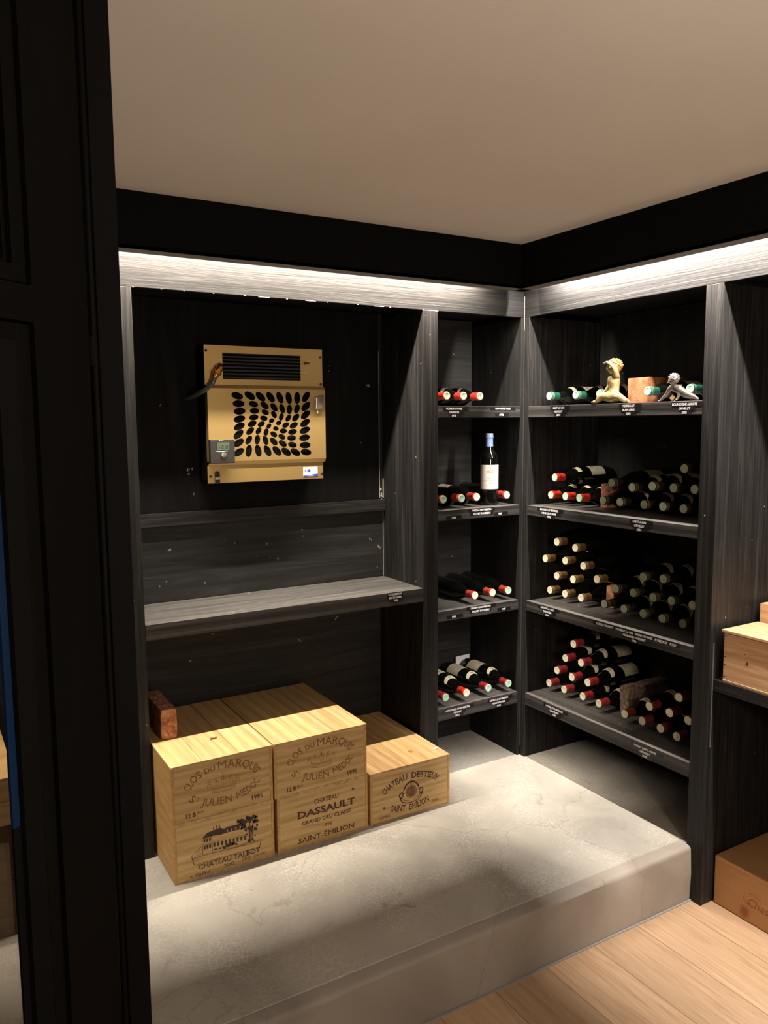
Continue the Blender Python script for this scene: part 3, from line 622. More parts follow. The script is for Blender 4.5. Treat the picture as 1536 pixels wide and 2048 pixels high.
for rn, n in rows:
    for j in range(n):
        put('B2', i, 'gold', 'cream', f'gold-capped dark bottle in the left pile, {rn}, {["left", "middle" if n == 3 else "right", "right"][j]}', 'gold-capped bottles in the left pile', roll=rr(), col=2 if i == 7 else 0); i += 1
for rn, n in [('bottom row', 5), ('middle row', 5), ('top row', 2)]:
    for j in range(n):
        put('B2', i, 'dark_gold', 'grey' if (i % 4) else 'pale', f'dull gold-capped bottle with grey neck label, right pile, {rn}, {ORD[j]}', 'dull gold-capped bottles in the right pile', col=3 if i != 11 else 0, roll=-.35+rr(.15)); i += 1
i = 0
for rn, n in [('bottom row', 4), ('second row', 3), ('third row', 2), ('top', 1)]:
    for j in range(n):
        put('B1', i, 'wine_red', 'cream', f'wine-red-capped bottle in the pyramid left of the stone, {rn}' + (f', {ORD[j]}' if n > 1 else ''), 'red-capped bottle pyramid on the lowest shelf', lab='tan', col=1, roll=-.2+rr(.12)); i += 1
for rn, n in [('bottom row', 4), ('second row', 3), ('top', 1)]:
    for j in range(n):
        put('B1', i, 'dark_wine', 'cream', f'dark red-capped bottle in shade right of the stone, {rn}' + (f', {ORD[j]}' if n > 1 else ''), 'shaded red-capped bottles on the lowest shelf', col=1, roll=-.2+rr(.15)); i += 1
# the standing bottle
sb = bottle((-.118, .075, 1.0870), Matrix.Identity(3), 'blue', 'cream', 'standing wine bottle with pale blue capsule and large white label', None, shape='bord')
sb.rotation_euler = (0, 0, math.radians(-120)); BASE[sb] = Vector((0, 0, 0))
bm = NB(); patch(bm, BORD, lambda a: .068, lambda a: .168, 1.25, .0005, 0, n=20, m=2)
def onb(bm, u0, u1, z0, z1, mi): patch(bm, BORD, lambda a: z0, lambda a: z1, 0, .0010, mi, n=1, m=1) if False else None
def barl(bm, a0, a1, z0, z1, mi, dr=.0009, n=6):
    g = []
    for z in (z0, z1): g.append([bm.verts.new(((.0382+dr)*math.cos(a0+(a1-a0)*i/n), (.0382+dr)*math.sin(a0+(a1-a0)*i/n), z)) for i in range(n+1)])
    for i in range(n):
        f = bm.faces.new((g[0][i], g[0][i+1], g[1][i+1], g[1][i])); f.material_index = mi
for a0, a1, z0, z1, mi in [(-.40, .25, .1585, .1595, 1), (-.42, .42, .136, .1375, 2), (-.42, .42, .1435, .145, 2), (-.2, .2, .149, .150, 2), (-.34, .34, .129, .130, 1), (-.1, .1, .0915, .096, 1), (-.55, .55, .0835, .0843, 1), (-.62, .62, .0775, .0783, 1)]: barl(bm, a0, a1, z0, z1, mi)
for k in range(9): barl(bm, -.40+k*.1, -.35+k*.1, .137, .144, 2, n=1)
def wraptext(bm, vf, z, mi):
    for q in vf[1]:
        try:
            f = bm.faces.new([bm.verts.new((.0392*math.cos(vf[0][i][0]/.0385), .0392*math.sin(vf[0][i][0]/.0385), vf[0][i][1]+z)) for i in q]); f.material_index = mi
        except ValueError: pass
wraptext(bm, text('Château', .0065, .026), .112, 1); wraptext(bm, text('LA GARDE', .0065, .048), .1015, 1)
lb = obj('label', bm, [M_PAPERW, M_GREYINK, M_ORINK], sb, smooth=False, label='white paper label')

# ================================================================== BRICKS AND STONES
def rough(bm, x0, x1, y0, y1, z0, z1, amp, seed=0, cuts=7, rnd=.12):
    g = bmesh.ops.create_cube(bm, size=1)
    bmesh.ops.subdivide_edges(bm, edges=bm.edges[:], cuts=cuts, use_grid_fill=True)
    sx, sy, sz = x1-x0, y1-y0, z1-z0; mn = min(sx, sy, sz); rad = rnd*mn
    for v in bm.verts:
        p = Vector((v.co.x*sx, v.co.y*sy, v.co.z*sz)); h = Vector((sx/2-rad, sy/2-rad, sz/2-rad))
        c = Vector([max(-h[i], min(h[i], p[i])) for i in range(3)]); d = p-c
        if d.length > 1e-9: p = c+d.normalized()*min(d.length, rad)
        q = p*24+Vector((seed*7.1, seed, 3)); nz = Vector((noise.noise(q), noise.noise(q+Vector((9, 0, 0))), noise.noise(q+Vector((0, 9, 0)))))
        p += nz*amp; p.z = max(p.z, -sz/2)
        v.co = p+Vector(((x0+x1)/2, (y0+y1)/2, (z0+z1)/2))
    return bm
def slab(name, b, amp, seed, mat, label, cat, **k):
    x0, x1, y0, y1, z0, z1 = b; t = Vector(((x0+x1)/2, (y0+y1)/2, z0)); bm = NB(); rough(bm, *b, amp, seed, **k); bmesh.ops.translate(bm, verts=bm.verts[:], vec=-t)
    o = single(name, bm, mat, label, cat, smooth=True); o.location = t; return o
slab('brick', (-1.527, -1.472, .024, .245, .3845, .487), .004, 1, M_BRICK, 'old red brick on edge at the left of the topmost crates', 'brick')
slab('brick', (.165, .385, -.3135, -.2760, 1.0870, 1.184), .002, 2, M_PINKB, 'pink brick standing between red-capped and olive-capped bottles', 'brick')
slab('brick', (.19, .385, -.3345, -.2935, .6844, .7735), .0015, 3, M_BRICK, 'crumbly pinkish brick between the gold-capped bottle piles', 'brick')
slab('stone_block', (.150, .385, -.4610, -.4115, .2844, .4), .004, 4, M_STONE, 'rough brown stone slab between the lowest bottle piles', 'stone', cuts=9, rnd=.2)
slab('terracotta_block', (.105, .345, -.5490, -.4560, 1.4934, 1.588), .0012, 5, M_TERRA, 'orange terracotta block behind the seated gilt cherub', 'block', rnd=.06)

# ================================================================== WOODEN WINE CRATES
def crate(name, x0, x1, y0, y1, z0, z1, label, planks=3, group='wooden wine crates on the platform', gap=None, lidt=.007, mats=(None, None, None)):
    t = thing(name, ((x0+x1)/2, (y0+y1)/2, z0), label, 'crate', group); zt = z1-lidt
    front, side, lid = [a or b for a, b in zip(mats, (M_PINEX, M_PINES, M_PINEZ))]
    e = .009
    obj('end_board', B(x0+e, x1-e, y0, y0+.014, z0+.004, zt), front, t, bevel=.0008)
    obj('end_board', B(x0+e, x1-e, y1-.014, y1, z0+.004, zt), front, t, bevel=.0008)
    obj('side_board', B(x0, x0+e-.0002, y0-.0005, y1, z0, zt), side, t, bevel=.0008)
    obj('side_board', B(x1-e+.0002, x1, y0-.0005, y1, z0, zt), side, t, bevel=.0008)
    obj('bottom_board', B(x0+e, x1-e, y0-.0005, y1, z0, z0+.0035), lid, t)
    W = (x1-x0); cuts = gap or [k/planks for k in range(1, planks)]; cuts = [0]+list(cuts)+[1]
    bm = NB()
    for a, b in zip(cuts, cuts[1:]):
        j = random.uniform(-.0012, .0012); box(bm, x0+a*W+.0007-(.001 if a == 0 else 0), x0+b*W-.0007+(.001 if b == 1 else 0), y0-.0015+j, y1+j, zt+.0003, z1)
    obj('lid', bm, lid, t, bevel=.0006)
    return t
A = crate('wine_crate', -1.5615, -1.2270, -.2005, .318, .1945, .384, 'top left pine crate branded with a crown, brick on its lid', gap=(.30, .66))
Bc = crate('wine_crate', -1.2215, -.8720, -.2005, .318, .1945, .384, 'top right pine crate branded with a crown, beside the lower crate', gap=(.27, .64))
Cc = crate('wine_crate', -1.5600, -1.2250, -.1985, .318, .0, .1940, 'bottom left pine crate printed with a country house and tree')
Dc = crate('wine_crate', -1.2140, -.8690, -.2000, .318, .0, .1940, 'bottom right pine crate with dark DASSAULT lettering')
Ec = crate('wine_crate', -.8580, -.5145, -.2005, .323, .0, .1926, 'separate low pine crate with round emblem and DESTIEUX lettering', gap=(.45,))
def face(P, name, x0, W, H, z0, y, mats, parent, label):
    return P.obj(name, (x0, y, z0), (W, 0, 0), (0, 0, H), mats, parent, label, off=.0009)
def uvt(P, txt, u, v, cap, wd, W, H, mi=0, rot=0, **k):
    vf = text(txt, cap, wd, **k)
    P.add(vf, lambda x, y: (u+x/W, v+(y-cap/2+x*rot)/H), mi)
def crown(P, W, H, cx, cy, s, mi=0):
    """little coronet: curved band, five leaves, pearls (metres)"""
    q = lambda x, y: (cx+x*s/W, cy+y*s/H)
    P2 = lambda pts, w, closed=False: [P.poly([(a[0]/W, a[1]/H) for a in quad], mi) for quad in quads(pts, w, closed)]
    def quads(pts, w, closed):
        out = []; V = [Vector((cx*W+x*s, cy*H+y*s)) for x, y in pts]
        if closed: V.append(V[0])
        for a, b in zip(V, V[1:]):
            d = b-a
            if d.length < 1e-7: continue
            d.normalize(); n = Vector((-d.y, d.x))*w/2; out.append([a-n-d*w*.2, b-n+d*w*.2, b+n+d*w*.2, a+n-d*w*.2])
        return out
    arcp = lambda x0, x1, y, dip, n=12: [(x0+(x1-x0)*i/n, y-dip*math.sin(PI*i/n)) for i in range(n+1)]
    for y, wd in ((-.030, .0013), (-.025, .0006), (-.018, .0006), (-.014, .0012)): P2(arcp(-.040+.0*y, .040, y, .004), wd)
    P2([(-.040, -.030), (-.044, -.006)], .001); P2([(.040, -.030), (.044, -.006)], .001)
    for k in range(7): x = -.033+k*.011; P2([(x, -.023), (x+.004, -.019), (x+.008, -.023)], .0007)
    for k, x in enumerate((-.050, -.026, 0, .026, .050)):
        h = (.004, .012, .024, .012, .004)[k]
        P2([(x-.006, -.012), (x-.009, -.002+h*.3), (x-.006, h*.6), (x-.002, h*.3), (x, h), (x+.003, h*.4), (x+.007, h*.6), (x+.009, -.001+h*.3), (x+.006, -.012)], .0009)
        P2([(x, -.012), (x, h*.8)], .0006); P2([(x-.009, h*.5+.004), (x-.004, h*.5+.009), (x+.002, h*.5+.006)], .0009)
        P2([(x+.005*math.cos(2*PI*i/8), h+.005+.005*math.sin(2*PI*i/8)) for i in range(8)], .0008, True)
def clos(t, x0, x1, z0):
    W = x1-x0; H = .187; P = Print(); c = (.5*W, .535*H)
    def put_(vf, fn): P.add(vf, lambda x, y: (fn(x, y)[0]/W, fn(x, y)[1]/H))
    vf = text('CLOS', .026, .085, bold=.012); vf, fn = arc(vf, c, .118, .062, math.radians(176), math.radians(128)); put_(vf, fn)
    vf = text('DU', .019, .03, bold=.012); vf, fn = arc(vf, c, .118, .060, math.radians(121), math.radians(103)); put_(vf, fn)
    vf = text('MARQUIS', .027, .13, bold=.012); vf, fn = arc(vf, c, .118, .062, math.radians(98), math.radians(12)); put_(vf, fn)
    vf = text('S', .024, .015, bold=.012); vf, fn = arc(vf, c, .116, .056, math.radians(203), math.radians(215), True); put_(vf, fn)
    vf = text('T', .010, .008); vf, fn = arc(vf, c, .114, .047, math.radians(219), math.radians(225), True); put_(vf, fn)
    vf = text('JULIEN', .025, .10, bold=.012); vf, fn = arc(vf, c, .116, .056, math.radians(232), math.radians(283), True); put_(vf, fn)
    vf = text('MEDOC', .025, .09, bold=.012); vf, fn = arc(vf, c, .116, .056, math.radians(291), math.radians(346), True); put_(vf, fn)
    uvt(P, '1995', .835, .15, .015, .038, W, H, 1, bold=.02); uvt(P, '12 B', .175, .115, .015, .032, W, H, 1, bold=.02); uvt(P, 'lles', .265, .135, .008, .022, W, H, 1)
    crown(P, W, H, .5, .56, .92)
    face(P, 'branding', x0, W, H, z0, -.2005, [M_INKL, M_INK], t, 'burnt-in lettering and coronet')
clos(A, -1.5615, -1.2270, .1945); clos(Bc, -1.2215, -.8720, .1945)
# country-house print
def talbot(t):
    x0 = -1.5600; W = .335; H = .187; P = Print()
    def m(x, y):     # photo crop coordinates -> face u, v
        bot = 1915-(x-70)*.3227; top = 1100-(x-30)*.256; return ((x-50)/1430.0, (bot-y)/(bot-top))
    st = lambda pts, w=.0045, mi=0, cl=False: P.stroke([m(*p) for p in pts], w, mi, cl)
    pg = lambda pts, mi=0: P.poly([m(*p) for p in pts], mi)
    # wall outlines
    st([(435, 1245), (440, 1480)]); st([(570, 1200), (575, 1440)]); st([(435, 1245), (600, 1190), (1080, 1090)]); st([(440, 1330), (1050, 1180)], .003); st([(440, 1470), (720, 1400), (1010, 1330)], .003)
    st([(440, 1430), (700, 1370)], .003); st([(940, 1290), (1080, 1255)], .003)
    # roofs
    pg([(440, 1250), (505, 1165), (690, 1090), (745, 1110), (700, 1190), (600, 1200)]); pg([(745, 1110), (800, 1080), (930, 1050), (1000, 1010), (1060, 1020), (1060, 1090), (760, 1165), (700, 1190)])
    st([(600, 1120), (600, 1080)], .008); st([(640, 1100), (640, 1060)], .008); st([(682, 1090), (682, 1050)], .008); st([(440, 1345), (290, 1490), (290, 1530)], .004)
    for k in range(6): st([(330+k*18, 1500-k*5), (400+k*6, 1400+k*14)], .0022)
    for k in range(4): pg([(780+k*62, 1120-k*16), (800+k*62, 1114-k*16), (800+k*62, 1145-k*16), (780+k*62, 1150-k*16)], 2)
    # windows
    for k in range(3): pg([(455+k*38, 1255-k*10), (480+k*38, 1248-k*10), (480+k*38, 1295-k*10), (455+k*38, 1302-k*10)], 1)
    for k in range(3): pg([(455+k*38, 1345-k*10), (480+k*38, 1338-k*10), (480+k*38, 1395-k*10), (455+k*38, 1402-k*10)], 1)
    for k in range(9):
        x = 590+k*55; y = 1310-k*13
        pg([(x, y), (x+14, y-8), (x+28, y-7), (x+28, y+48), (x, y+55)], 1)
    for k in range(3): pg([(600+k*60, 1390-k*14), (640+k*60, 1380-k*14), (640+k*60, 1400-k*14), (600+k*60, 1410-k*14)], 1)
    # shrubs
    for x, y, r in ((790, 1340, 34), (840, 1320, 36), (880, 1310, 30), (740, 1370, 28), (920, 1320, 18)):
        pg([(x+r*math.cos(a*.6), y+r*.8*math.sin(a*.6)) for a in range(10)], 0)
    # tree trunk, branches, foliage clumps
    pg([(1075, 1290), (1100, 1230), (1105, 1130), (1080, 1080), (1110, 1060), (1135, 1100), (1150, 1050), (1175, 1060), (1160, 1130), (1150, 1210), (1185, 1280), (1140, 1265), (1110, 1300)], 0)
    st([(1105, 1120), (1020, 1050), (950, 1000)], .008); st([(1130, 1090), (1110, 1000), (1080, 950)], .007); st([(1150, 1080), (1180, 1000), (1200, 930)], .007); st([(1100, 1150), (1050, 1120)], .006); st([(1155, 1140), (1200, 1100)], .006)
    for x, y, r in ((960, 1000, 36), (1010, 990, 34), (1060, 1000, 30), (1090, 955, 38), (1140, 960, 34), (1185, 935, 34), (1215, 935, 26), (1215, 990, 36), (1180, 1000, 30), (990, 1100, 26), (1055, 1120, 22), (1200, 1100, 30), (1190, 1190, 16), (1120, 1000, 26), (1225, 1050, 20), (1070, 1180, 14)):
        pg([(x+r*(1+.2*math.sin(5*a))*math.cos(a*.5236), y+r*.8*(1+.2*math.cos(3*a))*math.sin(a*.5236)) for a in range(12)], 0)
    st([(1120, 1250), (1125, 1130)], .003, 2); st([(1140, 1250), (1138, 1150)], .0025, 2)
    # ground lines and scroll
    st([(290, 1530), (420, 1495), (1000, 1340), (1180, 1290), (1280, 1245)], .006); st([(290, 1530), (320, 1625)], .006); st([(320, 1625), (1255, 1350), (1280, 1245)], .006); st([(300, 1550), (360, 1535), (380, 1500)], .003)
    st([(1020, 1330), (1090, 1290), (1220, 1275)], .004)
    vf = text('CHATEAU TALBOT', .0165, .208, serif=True, bold=.012)
    P.add(vf, lambda x, y: (.565+x/W*1.0-.03, .195+(y-.0072)/H))
    uvt(P, '2002', .53, .095, .012, .036, W, H); uvt(P, 'CRD', .70, .115, .011, .030, W, H); uvt(P, '(Gironde)', .84, .120, .009, .040, W, H)
    uvt(P, 'e  12x75 cl', .24, .075, .010, .062, W, H, bold=.01)
    face(P, 'printed_picture', x0, W, H, .0, -.1985, [M_INKD, M_INKD, M_PINEX], t, 'dark print of a country house beside a tree')
talbot(Cc)
P = Print(); W = .345; H = .187
uvt(P, 'CHATEAU', .53, .80, .016, .094, W, H, serif=True, bold=.01); uvt(P, 'DASSAULT', .53, .62, .024, .222, W, H, serif=True, bold=.03); uvt(P, 'GRAND CRU CLASSÉ', .53, .445, .013, .188, W, H, bold=.02)
uvt(P, '1995', .535, .305, .013, .036, W, H); uvt(P, 'SAINT-ÉMILION', .53, .135, .017, .216, W, H, serif=True, bold=.01); uvt(P, 'e', .83, .86, .012, .011, W, H, bold=.03)
face(P, 'branding', -1.2140, W, H, 0, -.2000, [M_INK], Dc, 'dark burnt-in lettering')
P = Print(); W = .3435; H = .186; c = (.5*W, .47*H)
def pa(vf, fn): P.add(vf, lambda x, y: (fn(x, y)[0]/W, fn(x, y)[1]/H))
vf = text('CHATEAU', .023, .12, serif=True, bold=.015); pa(*arc(vf, c, .126, .062, math.radians(160), math.radians(97)))
vf = text('DESTIEUX', .023, .12, serif=True, bold=.015); pa(*arc(vf, c, .126, .062, math.radians(90), math.radians(21)))
vf = text('SAINT', .022, .075, serif=True, bold=.015); pa(*arc(vf, c, .126, .056, math.radians(227), math.radians(259), True))
vf = text('EMILION', .022, .11, serif=True, bold=.015); pa(*arc(vf, c, .126, .056, math.radians(265), math.radians(308), True))
uvt(P, 'e', .165, .30, .011, .010, W, H, bold=.03); uvt(P, '12x750ml.', .17, .11, .009, .046, W, H, bold=.01); uvt(P, '2000', .80, .16, .010, .028, W, H)
ex, ey = .5, .475
P.disc((ex, ey), .058, .105, 22, 1); P.ring((ex, ey), .068, .125, .006); P.ring((ex, ey), .045, .08, .004, 2); 
P.ring((ex, ey), .02, .05, .008, 2)
for k in range(15):
    a = math.radians(20+k*10); P.disc((ex+.098*math.cos(a), ey+.20*math.sin(a)), .009+.003*(k % 2), .020, 8, 0)
for sgn in (-1, 1):
    for k in range(7):
        a = k*.9; P.disc((ex+sgn*(.125+.022*math.cos(a)), ey-.03+.055*math.sin(a)), .010, .020, 7, 0)
    P.stroke([(ex+sgn*.145, ey-.05), (ex+sgn*.12, ey-.16), (ex+sgn*.07, ey-.21), (ex, ey-.225)], .012)
    P.stroke([(ex+sgn*.11, ey-.10), (ex+sgn*.08, ey-.15), (ex+sgn*.03, ey-.18)], .007)
    P.stroke([(ex+sgn*.08, ey+.12), (ex+sgn*.105, ey+.02)], .006)
P.stroke([(ex, ey+.14), (ex, ey+.24)], .01); P.stroke([(ex-.02, ey+.21), (ex+.02, ey+.21)], .008)
face(P, 'branding', -.8580, W, H, 0, -.2005, [M_INK, plain('emblem_red_brown', (.16, .05, .035), .7), M_PINEX], Ec, 'arched lettering and round emblem')
bm = NB(); ball(bm, (-.628, -.106, .1927), .009, (1, 1.4, .04), 12); obj('knot', bm, plain('pine_knot', (.42, .17, .07), .7), Ec)
# small things lying on the lids
bm = NB(); 
for p, q in (((-.012, -.004), (0, .001)), ((0, .001), (.013, .004)), ((0, .001), (.009, -.006)), ((0, .001), (-.008, .006))): tube(bm, [(p[0], p[1], .003), (q[0], q[1], .0035)], .0018, 6)
o = single('wood_splinter', bm, plain('dark_splinter', (.20, .06, .025), .7), 'tiny dark red splinter lying on the crown-branded crate', 'splinter'); o.location = (-1.374, -.052, .3842)
bm = NB(); prism(bm, [(-.012, -.006), (-.003, .006), (.012, .007), (.006, -.006)], 'z', 0, .003); o = single('paper_scrap', bm, M_WHITE, 'small pale scrap on the lid of the separate low crate', 'scrap', bevel=.0005); o.location = (-.533, -.135, .1928)
# white card behind the bottles
bm = NB(); prism(bm, [(-.114, .2845), (-.040, .2845), (-.036, .374), (-.112, .372)], 'y', .315, .3165); single('card', bm, M_WHITE, 'white card standing behind bottles on the lowest narrow shelf', 'card')

# right-hand bay crates and the cardboard box
def rcrate(x0, x1, y0, y1, z0, z1, label, lid=True):
    t = thing('wine_crate', ((x0+x1)/2, (y0+y1)/2, z0), label, 'crate', 'pale crates in the right-hand bay'); e = .012
    obj('side_board', B(x0, x0+e, y0, y1, z0+.008, z1), M_PINE2, t, bevel=.001); obj('side_board', B(x1-e, x1, y0, y1, z0+.008, z1), M_PINE2, t, bevel=.001)
    obj('end_board', B(x0+e, x1-e, y1-e, y1, z0+.008, z1), M_PINE2, t, bevel=.001); obj('end_board', B(x0+e, x1-e, y0, y0+e, z0+.008, z1), M_PINE2, t, bevel=.001)
    obj('bottom_board', B(x0-.001, x1, y0, y1, z0, z0+.0075), M_PINE2, t, bevel=.001)
    if lid:
        obj('lid', B(x0-.006, x1+.003, y0, y1+.006, z1+.0035, z1+.0125), M_PINE2, t, bevel=.001)
        P = Print(); P.add(text('CHATEAU  GRAND VIN', .012, .16, serif=True), lambda a, b: (a, b)); P.obj('branding', ((x0+x1)/2-.01, -1.12, z1+.0126), (0, -1, 0), (1, 0, 0), [M_INKL], t, 'faint lettering on the lid', off=.0004)
        bm = NB(); ball(bm, (x0-.0002, y1-.085, z0+.080), .0042, (.15, 1, 1.3), 10); ball(bm, (x0-.0002, y1-.075, z0+.107), .002, (.15, 1, 1), 8)
        obj('knot', bm, M_KNOT, t)
        for z in (.018, .058, .083, .122, .152):
            bm = NB(); ball(bm, (x0-.0002, y1-.006, z0+z), .0022, (.15, 1.6, .7), 6); obj('nail', bm, M_INKD, t)
    else: obj('lid', B(x0+e+.001, x1-e-.001, y0+e+.001, y1-e-.001, z1-.014, z1-.005), M_PINE2, t)
    return t
rcrate(.030, .208, -1.38, -.955, .5897, .749, 'reddish pine crate with overhanging lid on the right-hand shelf')
rcrate(.218, .398, -1.42, -.950, .5897, .823, 'taller pale crate with recessed lid behind the front crate', lid=False)
t = thing('cardboard_box', (.22, -1.13, ZF), 'brown cardboard wine box on the oak floor at the right', 'box')
bm = NB(); box(bm, .057, .385, -1.36, -.932, ZF+.0005, -.022); obj('body', bm, M_CARD, t, bevel=.006, seg=3)
P = Print(); vf = text('Chassagne', .030, .16)
P.add(vf, lambda x, y: (x+.205+y*.25, y+.058)); P.stroke([(.118, .09), (.112, .075), (.122, .066), (.14, .068)], .0018); P.stroke([(.128, .10), (.150, .104), (.175, .09)], .0018)
P.disc((.119, .032), .014, .015, 18, 0)
P.ring((.119, .032), .019, .020, .001)
P.obj('printed_text', (.057, -.932, ZF), (0, -1, 0), (0, 0, 1), [M_INKR], t, 'faint red script and seal', off=.0005)

# ================================================================== COOLING UNIT
ac = thing('cooling_unit', (-1.055, DL, 1.22), 'gold wall-mounted cooling unit with perforated front in the wide bay', 'cooling unit')
YF = .190
obj('case', B(-1.277, -.832, YF+.012, DL-.0045, 1.226, 1.700), M_FAS, ac, bevel=.003)
# top plate with its grille opening
bm = NB(); gx0, gx1, gz0, gz1 = -1.217, -.915, 1.589, 1.681
for b in ((-1.283, gx0, 1.569, 1.706), (gx1, -.825, 1.569, 1.706), (gx0, gx1, 1.569, gz0), (gx0, gx1, gz1, 1.706)): box(bm, b[0], b[1], YF+.004, YF+.010, b[2], b[3])
top = obj('top_plate', bm, M_BRASS, ac)
bm = NB()
for k in range(8):
    z = gz0+.004+k*.0122; prism(bm, [(YF+.0065, z), (YF+.0115, z+.001), (YF+.0115, z+.0032), (YF+.0065, z+.0045)], 'x', gx0, gx1)
obj('louvre_grille', bm, M_LOUV, ac)
def plate_with_holes():
    H = []
    rows_ = ["483,648 587,650 676,660 761,666 841,672 918,677 992,677 1070,670", "492,714 615,720 708,733 788,750 858,763 922,770 988,767 1067,748", "499,778 623,777 713,790 787,810 850,830 911,841 976,838 1063,816", "496,844 615,832 699,840 766,860 826,881 886,899 957,901 1058,882",
             "493,908 600,886 677,889 741,906 800,927 865,947 945,955 1055,942", "485,975 582,947 652,945 716,957 781,975 851,995 936,1005 1051,1003", "484,1047 568,1023 640,1020 709,1025 779,1035 857,1052 942,1062 1055,1064", "483,1128 566,1116 645,1114 725,1114 805,1114 886,1121 967,1123 1062,1122"]
    ang = [[-15, -30, -40, -52, -65, -78, 88, 55], [0, -15, -35, -50, -72, 85, 68, 42], [5, 0, -20, -55, 70, 50, 42, 38], [12, 8, -10, 20, 15, 25, 25, 30], [25, 20, 25, 45, -10, 0, 10, 20], [40, 40, 55, 70, -30, -25, 0, 8], [30, 55, 82, -72, -42, -32, -15, 0], [30, 80, -76, -60, -46, -36, -30, -10]]
    for i, r_ in enumerate(rows_):
        for j, p in enumerate(r_.split()):
            X, Y = map(float, p.split(','))
            x = -1.169+(X-483)*(.2680/584)+.0*(Y); z = 1.5300-(Y-648)*(.2000/478)-(X-483)*.0000 + (X-483)*(22/590.)*(.2/478)*(1-(Y-648)/240.)
            k = min(i, 7-i, j, 7-j); a = [49, 40, 33, 25][k]*(.2680/584)*1.0; b = [30, 26, 23, 20][k]*(.2/478)
            H.append((x, z, a, b, math.radians(ang[i][j])))
    return H
holes = plate_with_holes()
bm = NB()
px0, px1, pz0, pz1 = -1.279, -.820, 1.298, 1.556
def loopedges(pts):
    vs = [bm.verts.new((p[0], YF-.006, p[1])) for p in pts]; return [bm.edges.new((vs[i], vs[(i+1) % len(vs)])) for i in range(len(vs))]
es = loopedges([(px0, pz0), (px1, pz0), (px1, pz1), (px0, pz1)]); hl = []
for x, z, a, b, th in holes:
    pts = [(x+a*math.cos(q)*math.cos(th)-b*math.sin(q)*math.sin(th), z+a*math.cos(q)*math.sin(th)+b*math.sin(q)*math.cos(th)) for q in [2*PI*i/18 for i in range(18)]]
    hl.append(pts); es += loopedges(pts)
bmesh.ops.triangle_fill(bm, use_beauty=True, use_dissolve=False, edges=es)
ext = bmesh.ops.extrude_face_region(bm, geom=bm.faces[:]); bmesh.ops.translate(bm, verts=[v for v in ext['geom'] if isinstance(v, bmesh.types.BMVert)], vec=(0, .002, 0))
# folded skirts above, below and beside
prism(bm, [(YF-.006, pz1), (YF-.004, pz1), (YF+.006, 1.569), (YF+.004, 1.569)], 'x', px0-.001, px1)
prism(bm, [(YF-.006, pz0), (YF-.004, pz0), (YF+.006, 1.284), (YF+.004, 1.284)], 'x', px0, px1)
box(bm, px0, px0+.002, YF-.004, YF+.02, pz0, pz1); box(bm, px1-.002, px1, YF-.004, YF+.02, pz0, pz1)
obj('perforated_front', bm, M_BRASS, ac)
obj('lower_plate', B(-1.283, -.828, YF+.004, YF+.010, 1.2205, 1.284), M_BRASS, ac, bevel=.001)
# controller
cb = obj('controller', B(-1.281, -1.191, YF-.026, YF-.0065, 1.292, 1.376), M_GREYP, ac, bevel=.002)
obj('screen', B(-1.256, -1.212, YF-.0275, YF-.0255, 1.339, 1.366), M_LCD, cb)
P = Print(); P.add(text('10.0', .013, .034), lambda a, b: (a, b)); P.obj('digits', (-1.233, YF-.0276, 1.345), (1, 0, 0), (0, 0, 1), [M_LCDD], cb)
P = Print(); P.add(text('Evco', .004, .014), lambda a, b: (a, b)); P.stroke([(-.022, -.0345), (0, -.037), (.022, -.0345)], .0018); P.obj('brand_mark', (-1.240, YF-.026, 1.3705), (1, 0, 0), (0, 0, 1), [M_TWHITE], cb)
bm = NB(); lathe(bm, [(.0095, 0), (.0095, .003), (.006, .0035), (.006, .007), (0, .0075)], 20); bmesh.ops.rotate(bm, verts=bm.verts[:], matrix=Matrix.Rotation(PI/2, 3, 'X')); bmesh.ops.translate(bm, verts=bm.verts[:], vec=(-1.232, YF-.026, 1.322)); obj('knob', bm, M_STEEL, cb, smooth=True)
# lock, key, sticker, screws, indicator lamps, drain clip
lk = obj('latch', B(-.866, -.836, YF-.020, YF-.0065, 1.482, 1.530), M_STEEL, ac, bevel=.004, seg=3)
obj('latch_tab', B(-.852, -.834, YF-.025, YF-.0195, 1.512, 1.536), plain('brown_metal', (.2, .15, .10), .4, .8), lk, bevel=.001)
bm = NB(); ball(bm, (-.853, YF-.010, 1.474), .008, (.8, .4, 1.1), 10); tube(bm, [(-.853, YF-.010, 1.482), (-.853, YF-.012, 1.468)], .002, 6); obj('key', bm, plain('nickel', (.75, .72, .66), .3, .8), lk, smooth=True)
st = obj('sticker', B(-.912, -.852, YF+.0028, YF+.0039, 1.230, 1.266), M_WHITE, ac)
P = Print(); P.poly([(0, 0), (.060, 0), (.060, .010), (.045, .009), (.03, .006), (.015, .0045), (0, .005)], 0); P.disc((.024, .023), .0055, .006, 14, 0); P.add(text('RS', .010, .012), lambda a, b: (a+.012, b+.018)); P.add(text('www.rsfroid.fr', .003, .026), lambda a, b: (a+.03, b+.001), 1)
P.obj('sticker_print', (-.912, YF+.0028, 1.230), (1, 0, 0), (0, 0, 1), [M_BLUE, M_TWHITE], st)
for x, z in ((-1.276, 1.686), (-.833, 1.678), (-.833, 1.577), (-1.274, 1.246), (-.834, 1.240)):
    bm = NB(); ball(bm, (x, YF+.003, z), .0048, (1, .45, 1), 10); obj('screw', bm, M_DARKIN, ac, smooth=True)
for k in range(3):
    bm = NB(); ball(bm, (-.895, YF+.003, 1.634-k*.0150), .0045, (1, .3, 1), 10); obj('indicator_lamp', bm, plain('dim_lens', (.55, .50, .36), .3), ac, smooth=True)
